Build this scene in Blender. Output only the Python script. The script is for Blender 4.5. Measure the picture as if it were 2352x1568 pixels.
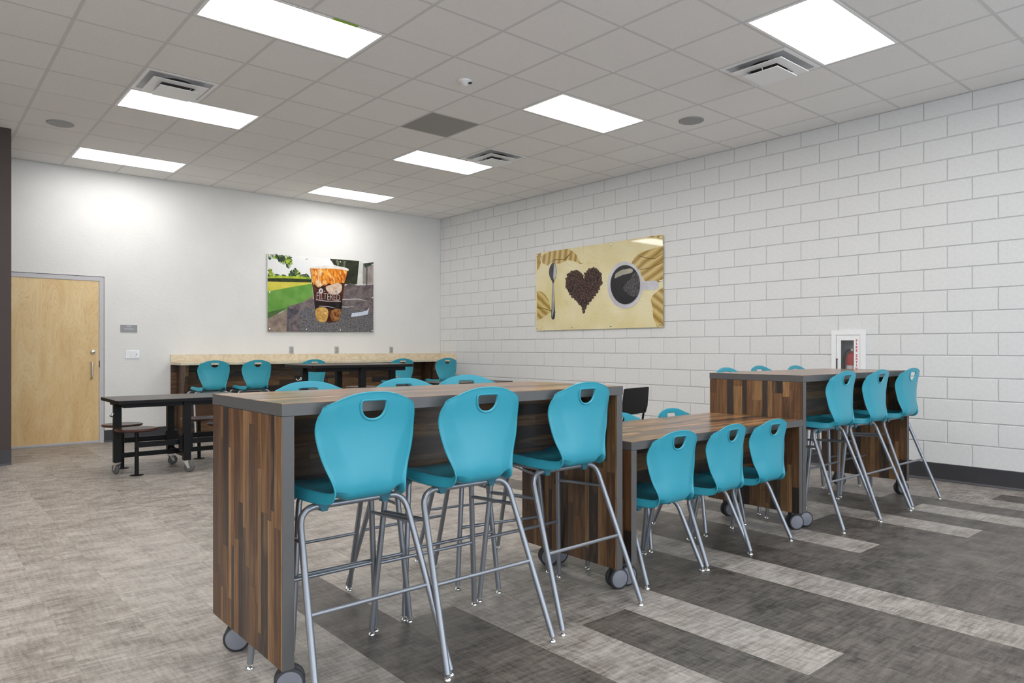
import bpy, math, random
from mathutils import Vector, Matrix
random.seed(7)
for o in list(bpy.data.objects): bpy.data.objects.remove(o)
SC = bpy.context.scene
COL = SC.collection

# ------------------------------------------------------------------ camera
F_PX, YAW, CY = 1633.1, 0.7076, 800.0
CAM = Vector((-7.3843, -10.6365, 1.2394))
H = 3.576
cd = bpy.data.cameras.new('camera'); cam = bpy.data.objects.new('camera', cd); COL.objects.link(cam)
cam.location = CAM; cam.rotation_euler = (math.pi/2, 0, -YAW)
cd.sensor_width = 36; cd.sensor_fit = 'HORIZONTAL'; cd.lens = F_PX/2352*36
cd.shift_y = (CY-784)/2352
cd.clip_start = 0.05; cd.clip_end = 200
SC.camera = cam
SY, CYW = math.sin(YAW), math.cos(YAW)
def proj(P):
    dx, dy, dz = P[0]-CAM.x, P[1]-CAM.y, P[2]-CAM.z
    D = dx*SY+dy*CYW; R = dx*CYW-dy*SY
    if D < 0.05: return None
    return (1176+F_PX*R/D, CY-F_PX*dz/D, D)
def ray(px, py):
    a = (px-1176)/F_PX
    return Vector((SY+a*CYW, CYW-a*SY, (CY-py)/F_PX))
def at_y(px, py, y=0.0):
    r = ray(px, py); return CAM+r*((y-CAM.y)/r.y)
def at_x(px, py, x=0.0):
    r = ray(px, py); return CAM+r*((x-CAM.x)/r.x)

# ------------------------------------------------------------------ world / exposure
W = bpy.data.worlds.new('world'); SC.world = W; W.use_nodes = True
bg = W.node_tree.nodes['Background']; bg.inputs[0].default_value = (0.80, 0.90, 1.0, 1); bg.inputs[1].default_value = 1.35
vs = SC.view_settings
vs.view_transform = 'Standard'; vs.look = 'None'; vs.gamma = 1.0; vs.use_curve_mapping = False
vs.exposure = 1.25
PANEL_EMIT = 6.0

# ------------------------------------------------------------------ mesh builder
class MB:
    def __init__(s): s.v = []; s.f = []; s.m = []; s.sm = []
    def add(s, vs_, fs, mat=0, smooth=False):
        b = len(s.v); s.v += [tuple(p) for p in vs_]
        for f in fs: s.f.append(tuple(i+b for i in f)); s.m.append(mat); s.sm.append(smooth)
        return s
    def box(s, x0, x1, y0, y1, z0, z1, mat=0, bev=0.0):
        if bev <= 0:
            V = [(x, y, z) for z in (z0, z1) for y in (y0, y1) for x in (x0, x1)]
            return s.add(V, [(0,2,3,1),(4,5,7,6),(0,1,5,4),(2,6,7,3),(0,4,6,2),(1,3,7,5)], mat)
        import bmesh
        bm = bmesh.new(); bmesh.ops.create_cube(bm, size=1)
        for v in bm.verts: v.co = Vector(((x0+x1)/2+v.co.x*(x1-x0), (y0+y1)/2+v.co.y*(y1-y0), (z0+z1)/2+v.co.z*(z1-z0)))
        bmesh.ops.bevel(bm, geom=list(bm.edges), offset=bev, segments=2, affect='EDGES', profile=0.5)
        bm.verts.index_update()
        s.add([v.co[:] for v in bm.verts], [[v.index for v in f.verts] for f in bm.faces], mat); bm.free(); return s
    def tube(s, pts, r, seg=12, mat=0, cap=True, closed=False):
        P = [Vector(p) for p in pts]; n = len(P); rs = r if isinstance(r, (list, tuple)) else [r]*n
        T = []
        for i in range(n):
            a = P[(i-1) % n] if (i or closed) else P[i]; b = P[(i+1) % n] if (i < n-1 or closed) else P[i]
            T.append((b-a).normalized())
        up = Vector((0,0,1)) if abs(T[0].z) < 0.9 else Vector((1,0,0))
        N = (up-T[0]*up.dot(T[0])).normalized(); V = []
        for i in range(n):
            N = (N-T[i]*N.dot(T[i])).normalized(); B = T[i].cross(N)
            for k in range(seg):
                a = 2*math.pi*k/seg; V.append(P[i]+(N*math.cos(a)+B*math.sin(a))*rs[i])
        Fs = []
        for i in range(n if closed else n-1):
            j = (i+1) % n
            for k in range(seg):
                k2 = (k+1) % seg; Fs.append((i*seg+k, i*seg+k2, j*seg+k2, j*seg+k))
        s.add(V, Fs, mat, True)
        if cap and not closed:
            s.add(V[:seg], [tuple(range(seg))[::-1]], mat); s.add(V[-seg:], [tuple(range(seg))], mat)
        return s
    def lathe(s, prof, c=(0,0,0), axis='z', seg=24, mat=0, smooth=True):
        V = []; c = Vector(c)
        for (r, h) in prof:
            for k in range(seg):
                a = 2*math.pi*k/seg; x, y = r*math.cos(a), r*math.sin(a)
                p = {'z': (x, y, h), 'x': (h, x, y), 'y': (y, h, x)}[axis]; V.append(c+Vector(p))
        Fs = []
        for i in range(len(prof)-1):
            for k in range(seg):
                k2 = (k+1) % seg; Fs.append((i*seg+k, i*seg+k2, (i+1)*seg+k2, (i+1)*seg+k))
        s.add(V, Fs, mat, smooth)
        if prof[0][0] > 1e-6: s.add(V[:seg], [tuple(range(seg))[::-1]], mat)
        if prof[-1][0] > 1e-6: s.add(V[-seg:], [tuple(range(seg))], mat)
        return s
    def prism(s, poly, o, ex, ey, en, t, mat=0):
        """extruded polygon: poly (u,v) in frame o+ex*u+ey*v, thickness t along en"""
        o, ex, ey, en = Vector(o), Vector(ex), Vector(ey), Vector(en); n = len(poly)
        A = [o+ex*u+ey*v for u, v in poly]; B = [p+en*t for p in A]
        s.add(A+B, [tuple(range(n))[::-1], tuple(range(n, 2*n))]+[(i, (i+1) % n, n+(i+1) % n, n+i) for i in range(n)], mat)
        return s
    def build(s, name, mats, parent=None, loc=None, **tags):
        me = bpy.data.meshes.new(name); me.from_pydata(s.v, [], s.f)
        mats = mats if isinstance(mats, (list, tuple)) else [mats]
        for m in mats: me.materials.append(m)
        me.polygons.foreach_set('material_index', s.m); me.polygons.foreach_set('use_smooth', s.sm)
        me.update()
        o = bpy.data.objects.new(name, me); COL.objects.link(o)
        if parent: o.parent = parent
        if loc is not None: o.location = loc
        for k, v in tags.items(): o[k] = v
        return o
def empty(name, label, cat, loc=(0,0,0), rz=0, group=None):
    o = bpy.data.objects.new(name, None); COL.objects.link(o); o.location = loc; o.rotation_euler = (0,0,rz)
    o.empty_display_size = 0.1
    o['label'] = label; o['category'] = cat
    if group: o['group'] = group
    return o
def tag(o, label, cat, group=None):
    o['label'] = label; o['category'] = cat
    if group: o['group'] = group
    return o
def copy_tree(o, parent=None):
    c = o.copy(); COL.objects.link(c); c.parent = parent
    for ch in list(o.children): copy_tree(ch, c)
    return c
def fillet(pts, rad, n=6):
    P = [Vector(p) for p in pts]; out = [P[0]]
    for i in range(1, len(P)-1):
        a, b, c = P[i-1], P[i], P[i+1]
        u = (a-b); w = (c-b); r = min(rad, u.length*0.49, w.length*0.49)
        A = b+u.normalized()*r; C = b+w.normalized()*r
        for k in range(n+1):
            t = k/n; out.append(A*(1-t)**2+b*2*t*(1-t)+C*t*t)
    out.append(P[-1]); return out

# ------------------------------------------------------------------ materials
class G:
    def __init__(s, name):
        s.m = bpy.data.materials.new(name); s.m.use_nodes = True; s.t = s.m.node_tree
        s.b = s.t.nodes['Principled BSDF']
    def n(s, typ, ins=None, **kw):
        x = s.t.nodes.new(typ)
        for k, v in kw.items(): setattr(x, k, v)
        if ins:
            for k, v in ins.items():
                if hasattr(v, 'is_output') or isinstance(v, bpy.types.NodeSocket): s.t.links.new(v, x.inputs[k])
                else: x.inputs[k].default_value = v
        return x
    def math(s, op, a, b=0.0, c=0.0):
        return s.n('ShaderNodeMath', {0: a, 1: b, 2: c}, operation=op).outputs[0]
    def mix(s, fac, a, b, mode='MIX'):
        x = s.n('ShaderNodeMix', None, data_type='RGBA', blend_type=mode)
        for k, v in ((0, fac), (6, a), (7, b)):
            if isinstance(v, bpy.types.NodeSocket): s.t.links.new(v, x.inputs[k])
            else: x.inputs[k].default_value = v
        return x.outputs[2]
    def ramp(s, fac, stops, interp='LINEAR'):
        x = s.n('ShaderNodeValToRGB', {0: fac}); cr = x.color_ramp; cr.interpolation = interp
        while len(cr.elements) < len(stops): cr.elements.new(0.5)
        for e, (p, c) in zip(cr.elements, stops): e.position = p; e.color = (*c[:3], 1)
        return x.outputs[0]
    def noise(s, vec, scale, detail=3, rough=0.5, dist=0.0):
        return s.n('ShaderNodeTexNoise', {'Vector': vec, 'Scale': scale, 'Detail': detail, 'Roughness': rough, 'Distortion': dist}).outputs[0]
    def vscale(s, vec, sc):
        return s.n('ShaderNodeVectorMath', {0: vec, 1: sc}, operation='MULTIPLY').outputs[0]
    def objco(s): return s.n('ShaderNodeTexCoord').outputs['Object']
    def pos(s): return s.n('ShaderNodeNewGeometry').outputs['Position']
    def set(s, **kw):
        for k, v in kw.items():
            k = {'color': 'Base Color', 'rough': 'Roughness', 'metal': 'Metallic', 'spec': 'Specular IOR Level', 'coat': 'Coat Weight', 'coat_rough': 'Coat Roughness', 'trans': 'Transmission Weight'}.get(k, k)
            if isinstance(v, bpy.types.NodeSocket): s.t.links.new(v, s.b.inputs[k])
            else: s.b.inputs[k].default_value = (*v, 1) if isinstance(v, tuple) and len(v) == 3 else v
        return s
    def bump(s, h, strength=0.2, dist=0.01):
        x = s.n('ShaderNodeBump', {'Height': h, 'Strength': strength, 'Distance': dist})
        s.t.links.new(x.outputs[0], s.b.inputs['Normal']); return s
def srgb(r, g, b):
    f = lambda c: (c/255/12.92 if c <= 10 else ((c/255+0.055)/1.055)**2.4)
    return (f(r), f(g), f(b))
def plain(name, c, rough=0.5, metal=0.0, var=0.04, scale=30, bump=0.0, **kw):
    g = G(name); nz = g.noise(g.objco(), scale, 3)
    lo = tuple(x*(1-var) for x in c); hi = tuple(min(1, x*(1+var)) for x in c)
    g.set(color=g.ramp(nz, [(0.3, lo), (0.7, hi)]), rough=rough, metal=metal, **kw)
    if bump: g.bump(nz, bump, 0.002)
    return g.m

M = {}
M['block'] = plain('painted_block', (0.72, 0.72, 0.72), 0.55, 0, 0.03, 40, 0.12)
M['mortar'] = plain('painted_mortar_shaded', (0.60, 0.60, 0.60), 0.7, 0, 0.05, 60, 0.2)  # same paint as the blocks; shade in the joints is put into this darker colour
def stucco():
    g = G('back_wall_paint'); p = g.pos()
    a = g.noise(g.vscale(p, (14, 1, 40)), 1.0, 5, 0.6); b = g.noise(p, 60, 3)
    h = g.math('ADD', a, g.math('MULTIPLY', b, 0.5))
    g.set(color=g.ramp(g.noise(p, 2.0, 3), [(0.3, (0.75, 0.745, 0.73)), (0.7, (0.79, 0.785, 0.77))]), rough=0.6).bump(h, 0.35, 0.006); return g.m
M['stucco'] = stucco()
def tile():
    g = G('ceiling_tile'); p = g.pos(); r = g.n('ShaderNodeObjectInfo').outputs['Random']
    f = g.noise(p, 160, 2, 0.6); base = g.ramp(f, [(0.3, (0.80, 0.775, 0.755)), (0.55, (0.88, 0.86, 0.84))])
    g.set(color=g.mix(g.math('MULTIPLY', r, 0.10), base, (0.66, 0.63, 0.61, 1)), rough=0.9).bump(f, 0.3, 0.002); return g.m
M['tile'] = tile()
M['tee'] = plain('grid_tee', (0.66, 0.65, 0.64), 0.6, 0, 0.02)  # toned darker: shadow gap along the flush tiles is painted into the tee
M['white'] = plain('white_enamel', (0.87, 0.87, 0.88), 0.35, 0, 0.01)
M['base'] = plain('cove_base', srgb(58, 58, 63), 0.4, 0, 0.06, 12)
M['brown'] = plain('brown_wall', srgb(66, 54, 51), 0.6, 0, 0.04, 8)
def floor_mat(name, dark, light, k):
    g = G(name); p = g.pos(); r = g.n('ShaderNodeObjectInfo').outputs['Random']
    off = g.n('ShaderNodeVectorMath', {0: p, 1: g.n('ShaderNodeCombineXYZ', {0: g.math('MULTIPLY', r, 37.0), 1: g.math('MULTIPLY', r, 91.0), 2: 0.0}).outputs[0]}, operation='ADD').outputs[0]
    a = g.noise(g.vscale(off, (7, 55, 1)), 1.0, 5, 0.65)
    b = g.noise(g.vscale(off, (60, 9, 1)), 1.0, 5, 0.65)
    c = g.noise(g.vscale(off, (5, 8, 1)), 1.0, 4, 0.6)
    d = g.noise(g.vscale(off, (120, 300, 1)), 1.0, 2, 0.5)
    s_ = g.math('ADD', g.math('ADD', g.math('MULTIPLY', a, 0.36), g.math('MULTIPLY', b, 0.24)), g.math('ADD', g.math('MULTIPLY', c, 0.30), g.math('MULTIPLY', d, 0.14)))
    s_ = g.math('ADD', s_, g.math('MULTIPLY', g.math('SUBTRACT', r, 0.5), 0.045))
    g.set(color=g.ramp(s_, [(0.42, dark), (0.52, tuple((x+y)/2 for x, y in zip(dark, light))), (0.62, light)]), rough=g.math('MULTIPLY_ADD', a, 0.25, 0.34), spec=0.45)
    g.bump(g.math('ADD', a, b), 0.08, 0.002); return g.m
M['plank_light'] = floor_mat('plank_light', srgb(106, 97, 90), srgb(180, 173, 166), 1)
M['plank_dark'] = floor_mat('plank_dark', srgb(50, 45, 41), srgb(116, 109, 102), 1)
M['subfloor'] = plain('floor_seam', srgb(120, 112, 105), 0.7)
M['subfloor_light'] = M['plank_light']
def wood(name, L, Wd, strip=0.045, seg=0.75, seed=0.0, gain=1.0, rough=0.38):
    g = G(name); sep = g.n('ShaderNodeSeparateXYZ', {0: g.objco()}); ax = {'x': 0, 'y': 1, 'z': 2}
    l, w = sep.outputs[ax[L]], sep.outputs[ax[Wd]]
    u = g.math('DIVIDE', g.math('ADD', w, 20.0+seed), strip)
    # uneven strip widths: warp u with a slow wave
    u = g.math('ADD', u, g.math('MULTIPLY', g.math('SINE', g.math('MULTIPLY', u, 1.9)), 0.28))
    i = g.math('FLOOR', u); fr = g.math('FRACT', u)
    wn1 = g.n('ShaderNodeTexWhiteNoise', {'W': g.math('ADD', i, seed)}, noise_dimensions='1D').outputs['Value']
    ll = g.math('ADD', g.math('DIVIDE', l, seg), g.math('MULTIPLY', wn1, 9.0))
    j = g.math('FLOOR', ll); fl = g.math('FRACT', ll)
    wn2 = g.n('ShaderNodeTexWhiteNoise', {'Vector': g.n('ShaderNodeCombineXYZ', {0: i, 1: j, 2: seed}).outputs[0]}, noise_dimensions='3D').outputs['Value']
    gv = g.n('ShaderNodeCombineXYZ', {0: g.math('ADD', g.math('MULTIPLY', w, 95.0), g.math('MULTIPLY', wn2, 50.0)), 1: g.math('ADD', g.math('MULTIPLY', l, 5.0), g.math('MULTIPLY', wn1, 30.0)), 2: wn2}).outputs[0]
    gr = g.noise(gv, 1.0, 5, 0.62, 0.6)
    gv2 = g.n('ShaderNodeCombineXYZ', {0: g.math('MULTIPLY', w, 16.0), 1: g.math('MULTIPLY', l, 1.8), 2: wn2}).outputs[0]
    gr2 = g.noise(gv2, 1.0, 3, 0.5, 1.2)
    S = lambda *c: tuple(x*gain for x in srgb(*c))
    base = g.ramp(wn2, [(0.0, S(52, 43, 40)), (0.2, S(66, 56, 52)), (0.36, S(104, 72, 48)), (0.52, S(134, 96, 62)), (0.68, S(90, 62, 44)), (0.84, S(162, 122, 80)), (1.0, S(78, 66, 62))])
    col = g.mix(g.math('MULTIPLY', g.ramp(gr, [(0.35, (1, 1, 1)), (0.62, (0, 0, 0))]), 0.55), base, S(34, 24, 18)+(1,))
    col = g.mix(g.math('MULTIPLY', g.ramp(gr2, [(0.52, (0, 0, 0)), (0.75, (1, 1, 1))]), 0.35), col, S(176, 136, 92)+(1,))
    ed = g.math('MAXIMUM', g.math('LESS_THAN', fr, 0.035), g.math('LESS_THAN', fl, 0.004))
    col = g.mix(g.math('MULTIPLY', ed, 0.5), col, S(26, 18, 14)+(1,))
    g.set(color=col, rough=rough, spec=0.5); return g.m
M['wood_gable'] = wood('laminate_gable', 'z', 'y', 0.040, 0.6, 1.3, 1.1)
M['wood_gable_b'] = wood('laminate_gable_b', 'z', 'y', 0.052, 0.5, 4.7)
M['wood_top'] = wood('laminate_top', 'x', 'y', 0.036, 0.7, 2.1, 1.45, 0.24)
M['wood_panel'] = wood('laminate_panel', 'x', 'z', 0.075, 0.9, 3.4, 0.9)
M['wood_bar'] = wood('laminate_bar_panel', 'x', 'z', 0.085, 0.8, 6.2, 0.85)
M['wood_fin'] = wood('laminate_fin', 'z', 'y', 0.05, 1.2, 8.8, 0.9)
M['edge'] = plain('grey_edge_band', srgb(90, 89, 89), 0.42, 0, 0.03, 20)
def teal():
    g = G('teal_plastic'); n_ = g.noise(g.objco(), 400, 2)
    g.set(color=(0.038, 0.345, 0.455), rough=0.36, spec=0.5).bump(n_, 0.05, 0.0005); return g.m
M['teal'] = teal()
M['teal_dark'] = plain('teal_bracket', (0.015, 0.14, 0.19), 0.45)
M['silver'] = plain('silver_powder_coat', (0.31, 0.325, 0.36), 0.30, 0.65, 0.03, 200)
M['chrome'] = plain('chrome', (0.80, 0.80, 0.80), 0.10, 1.0, 0.01)
M['steel'] = plain('brushed_steel', (0.62, 0.61, 0.60), 0.28, 1.0, 0.03, 80)
M['tire'] = plain('caster_tire', srgb(52, 53, 57), 0.5)
M['hub'] = plain('caster_hub', srgb(130, 131, 140), 0.42)
M['black'] = plain('black_powder_coat', (0.005, 0.005, 0.006), 0.45, spec=0.25)
M['blacktop'] = plain('dark_laminate_top', srgb(62, 54, 52), 0.34, 0, 0.10, 60)
M['stool_wood'] = plain('stool_seat_wood', srgb(74, 40, 30), 0.30, 0, 0.15, 18)
M['rubber'] = plain('grey_wheel', srgb(92, 92, 94), 0.5)
def doorwood():
    g = G('maple_veneer'); s_ = g.n('ShaderNodeSeparateXYZ', {0: g.objco()})
    v = g.n('ShaderNodeCombineXYZ', {0: g.math('MULTIPLY', s_.outputs[0], 4.2), 1: 0.3, 2: g.math('MULTIPLY', s_.outputs[2], 0.95)}).outputs[0]
    nz = g.noise(v, 1.3, 4, 0.55, 0.9)
    ringf = g.math('FRACT', g.math('MULTIPLY', nz, 17.0))
    ring = g.ramp(ringf, [(0.0, (0, 0, 0)), (0.10, (1, 1, 1)), (0.32, (0.2, 0.2, 0.2)), (1.0, (0, 0, 0))])
    fine = g.noise(g.vscale(g.objco(), (150, 1, 6)), 1.0, 3)
    base = g.ramp(nz, [(0.3, srgb(240, 216, 168)), (0.5, srgb(232, 202, 148)), (0.7, srgb(224, 190, 134))])
    c = g.mix(g.math('MULTIPLY', ring, 0.30), base, (*srgb(176, 130, 78), 1))
    c = g.mix(g.math('MULTIPLY', fine, 0.18), c, (*srgb(186, 146, 96), 1))
    g.set(color=c, rough=0.42); return g.m
M['door'] = doorwood()
M['frame'] = plain('door_frame_paint', srgb(196, 194, 198), 0.4, 0, 0.02)
def stone():
    g = G('beige_quartz'); p = g.pos()
    a = g.noise(p, 9, 4, 0.6, 1.5); b = g.noise(p, 120, 3)
    c = g.ramp(a, [(0.35, srgb(226, 214, 192)), (0.5, srgb(220, 206, 180)), (0.62, srgb(208, 190, 160)), (0.7, srgb(226, 214, 190))])
    g.set(color=g.mix(g.math('MULTIPLY', b, 0.12), c, (*srgb(200, 182, 152), 1)), rough=0.3); return g.m
M['stone'] = stone()
def emis(name, strength):
    g = G(name); e = g.n('ShaderNodeEmission', {0: (1.0, 0.985, 0.955, 1), 1: strength})
    g.t.links.new(e.outputs[0], g.t.nodes['Material Output'].inputs[0]); return g.m
M['panel'] = emis('light_diffuser', PANEL_EMIT); M['panel_dim'] = emis('light_diffuser_dimmed', PANEL_EMIT*0.85)
M['grey_tile'] = plain('return_grille', srgb(152, 150, 146), 0.6, 0, 0.03, 300)
M['speaker'] = plain('speaker_grille', srgb(150, 150, 149), 0.5, 0, 0.03, 300)
M['dark'] = plain('duct_dark', (0.012, 0.012, 0.013), 0.7)
M['duct'] = plain('duct_metal', (0.46, 0.47, 0.49), 0.4, 0.2)
M['tape'] = plain('green_tape', srgb(150, 190, 70), 0.6)
M['sign'] = plain('sign_grey', srgb(150, 151, 156), 0.45, 0, 0.02)
M['red'] = plain('red_paint', srgb(200, 30, 38), 0.3, 0, 0.02)
M['paper'] = plain('white_label', srgb(225, 225, 222), 0.5)
M['cabinet_inside'] = plain('cabinet_inside', srgb(176, 180, 186), 0.5)
def glass():
    g = G('clear_pane'); t = g.n('ShaderNodeBsdfTransparent', {0: (0.93, 0.94, 0.95, 1)}); gl = g.n('ShaderNodeBsdfGlossy', {0: (0.9, 0.9, 0.9, 1), 1: 0.03})
    x = g.n('ShaderNodeMixShader', {0: 0.10, 1: t.outputs[0], 2: gl.outputs[0]}); g.t.links.new(x.outputs[0], g.t.nodes['Material Output'].inputs[0]); return g.m
M['glass'] = glass()

# ================================================================== SETTING
XL, YF = -12.6, -12.9          # far left wall, wall behind the camera
def vis(P, pad=30):
    for p in P:
        q = proj(p)
        if q and -pad < q[0] < 2352+pad and -pad < q[1] < 1568+pad: return True
    return False
# ---- floor with planks
floor = MB().box(XL, 0.2, YF, 0.2, -0.12, -0.0035).build('floor', M['subfloor_light'], kind='structure')
PW, PL = 0.2985, 0.914
dark = {19: [(-6.94, -20)], 18: [(-7.855, -20)], 16: [(-8.417, -20)], 15: [(-9.317, -20)], 14: [(-7.40, -20)], 13: [(-7.40, -20)],
        11: [(-6.94, -20)], 10: [(-5.11, -20)], 9: [(-8.732, -20)], 8: [(-7.236, -20)], 7: [(-8.15, -20)], 6: [(-9.037, -20)],
        5: [(-7.236, -20)], 4: [(-7.536, -8.45)], 3: [(-8.13, -20)], 1: [(-8.755, -20)]}
for k in list(dark):
    if k in (10,): pass
off = {19: -6.94, 18: -7.855, 16: -8.417, 15: -9.317, 9: -8.732, 7: -8.15, 6: -9.037, 4: -8.45, 3: -8.13, 1: -8.755, 14: -7.40, 13: -7.40, 11: -6.94, 10: -5.11, 8: -7.236, 5: -7.236}
pm = MB(); g_ = 0.0001; hw, hl = PW/2-g_, PL/2-g_; b_ = 0.0005
pm.add([(-hw,-hl,-0.003),(hw,-hl,-0.003),(hw,hl,-0.003),(-hw,hl,-0.003),(-hw,-hl,-b_),(hw,-hl,-b_),(hw,hl,-b_),(-hw,hl,-b_),(-hw+b_,-hl+b_,0),(hw-b_,-hl+b_,0),(hw-b_,hl-b_,0),(-hw+b_,hl-b_,0)],
       [(0,1,5,4),(1,2,6,5),(2,3,7,6),(3,0,4,7),(4,5,9,8),(5,6,10,9),(6,7,11,10),(7,4,8,11),(8,9,10,11)])
protos = {}
for nm in ('plank_light', 'plank_dark'):
    me = bpy.data.meshes.new('floor_plank'); me.from_pydata(pm.v, [], pm.f); me.materials.append(M[nm]); me.update(); protos[nm] = me
cand = []; fill = {'plank_light': MB(), 'plank_dark': MB()}
for k in range(0, 42):
    x = -PW*(k+0.5); y0 = off.get(k, (k*0.37) % PL)
    y = y0 % PL
    n0 = int((0-YF)/PL)+2
    for n in range(n0):
        yt = y-n*PL+PL          # top edge (towards back wall)
        yc = yt-PL/2
        if yc+PL/2 > 0.9 or yc-PL/2 < YF-0.5: continue
        isd = any(a+0.02 >= yt-0.0 and yc > b for a, b in dark.get(k, []))
        P = [(x+sx*hw, max(YF, min(0, yc+sy*hl)), 0) for sx in (-1,1) for sy in (-1,1)]
        area = 0
        if vis(P, 0):
            q = [proj(p) for p in P]
            area = 1e9 if any(a is None for a in q) else max(a[0] for a in q)*0 + (max(a[0] for a in q)-min(a[0] for a in q))*(max(a[1] for a in q)-min(a[1] for a in q))
        cand.append((area, x, yc, 'plank_dark' if isd else 'plank_light'))
cand.sort(key=lambda c: -c[0])
for n, (area, x, yc, mt) in enumerate(cand):
    clipped = yc+hl > 0.0
    if area > 0 and n < 300 and not clipped:
        o = bpy.data.objects.new('floor_plank', protos[mt]); COL.objects.link(o); o.location = (x, yc, 0); o.parent = floor
    else:
        y1 = min(0.0, yc+hl)
        if yc-hl < 0: fill[mt].box(x-hw, x+hw, yc-hl, y1, -0.003, 0)
for mt, mb in fill.items():
    if mb.f: mb.build('floor_planks', M[mt], floor, kind='stuff')

# ---- back wall, left block, front wall, left wall
MB().box(-6.60, 0.2, 0.0, 0.2, 0, H+0.2).build('wall_back', M['stucco'], kind='structure')
DX0, DX1, DZ = -6.652, -5.432, 2.125       # door opening
COLX, COLY = -6.515, -1.42
MB().box(XL, COLX, COLY, 0.2, 0, H+0.2).build('wall_left', M['brown'], kind='structure')
MB().box(XL-0.2, XL, YF, COLY, 0, H+0.2).build('wall_side', M['stucco'], kind='structure')
# wall behind the camera: solid piers, sill and header around wide window openings
wf = MB(); wf.box(XL-0.2, 0.2, YF-0.2, YF, 0, 0.15); wf.box(XL-0.2, 0.2, YF-0.2, YF, 3.2, H+0.2)
for a, b in ((XL-0.2, -11.6), (-7.4, -6.8), (-0.9, 0.2)): wf.box(a, b, YF-0.2, YF, 0.15, 3.2)
wf.build('wall_front', M['stucco'], kind='structure')
for n, (a, b) in enumerate(((-11.6, -7.4), (-6.8, -0.9))):
    fr = MB(); m_ = 3
    for i in range(m_+1):
        xx = a+(b-a)*i/m_; fr.box(xx-0.03, xx+0.03, YF-0.15, YF-0.05, 0.15, 3.2)
    for z in (0.18, 2.3, 3.17): fr.box(a, b, YF-0.15, YF-0.05, z-0.03, z+0.03)
    fr.build('window_%d' % (n+1), M['black'], kind='structure')

# ---- right wall: mortar slab + blocks
FX = (-7.505, -7.158, 0.72, 1.427)      # extinguisher cabinet trim outer (y0,y1,z0,z1)
OP = (-7.452, -7.205, 0.77, 1.378)      # opening
wr = MB(); t0 = 0.008
wr.box(t0, 0.25, OP[1], 0.2, 0, H+0.2); wr.box(t0, 0.25, YF-0.2, OP[0], 0, H+0.2)
wr.box(t0, 0.25, OP[0], OP[1], 0, OP[2]); wr.box(t0, 0.25, OP[0], OP[1], OP[3], H+0.2)
wall_right = wr.build('wall_right', M['mortar'], kind='structure')
J2 = 0.0048; BLK, CRS = 0.4064, 0.2032
def blockmesh(w, h):
    m = MB(); a, b = w/2, h/2; c = 0.0035
    m.add([(t0+0.004,-a,-b),(t0+0.004,a,-b),(t0+0.004,a,b),(t0+0.004,-a,b),(c*0.9,-a,-b),(c*0.9,a,-b),(c*0.9,a,b),(c*0.9,-a,b),(0,-a+c,-b+c),(0,a-c,-b+c),(0,a-c,b-c),(0,-a+c,b-c)],
          [(0,4,5,1),(1,5,6,2),(2,6,7,3),(3,7,4,0),(4,8,9,5),(5,9,10,6),(6,10,11,7),(7,11,8,4),(8,11,10,9)])
    return m
bcache = {}
def cut(r, c):
    y0, y1, z0, z1 = r; a0, a1, b0, b1 = c
    if y1 <= a0 or y0 >= a1 or z1 <= b0 or z0 >= b1: return [r]
    out = []
    if y0 < a0: out.append((y0, a0, z0, z1))
    if y1 > a1: out.append((a1, y1, z0, z1))
    ya, yb = max(y0, a0), min(y1, a1)
    if z0 < b0: out.append((ya, yb, z0, b0))
    if z1 > b1: out.append((ya, yb, b1, z1))
    return out
rects = []
zl = [H]+[H-0.1681-CRS*k for k in range(18)]
for k in range(18):
    z1, z0 = zl[k], max(0.0, zl[k+1])
    if z1 <= 0.02: continue
    o0 = 0.3128 if k % 2 == 0 else 0.1096
    ys = [0.0]+[-(o0+BLK*n) for n in range(0, 40)]
    for a, b in zip(ys[:-1], ys[1:]):
        b = max(b, YF)
        if a-b < 0.03: continue
        for r in cut((b+J2, a-J2, z0+(J2 if z0 > 0 else 0), z1-(J2 if k else 0.001)), (OP[0]-0.012, OP[1]+0.012, OP[2]-0.012, OP[3]+0.012)):
            if r[1]-r[0] > 0.01 and r[3]-r[2] > 0.01: rects.append(r)
sc = []
for r in rects:
    P = [(0, y, z) for y in (r[0], r[1]) for z in (r[2], r[3])]; a = 0
    if vis(P, 0):
        q = [proj(p) for p in P]
        if all(q): a = (max(v[0] for v in q)-min(v[0] for v in q))*(max(v[1] for v in q)-min(v[1] for v in q))
    sc.append((a, r))
sc.sort(key=lambda t: -t[0]); rest = MB()
for n, (a, r) in enumerate(sc):
    w, h = round(r[1]-r[0], 4), round(r[3]-r[2], 4); yc, zc = (r[0]+r[1])/2, (r[2]+r[3])/2
    if n < 300 and a > 0:
        if (w, h) not in bcache:
            m = blockmesh(w, h); me = bpy.data.meshes.new('concrete_block'); me.from_pydata(m.v, [], m.f); me.materials.append(M['block']); me.update(); bcache[(w, h)] = me
        o = bpy.data.objects.new('concrete_block', bcache[(w, h)]); COL.objects.link(o); o.location = (0, yc, zc); o.parent = wall_right
    else:
        m = blockmesh(w, h); rest.add([(p[0], p[1]+yc, p[2]+zc) for p in m.v], m.f)
rest.build('concrete_blocks', M['block'], wall_right, kind='stuff')

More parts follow.
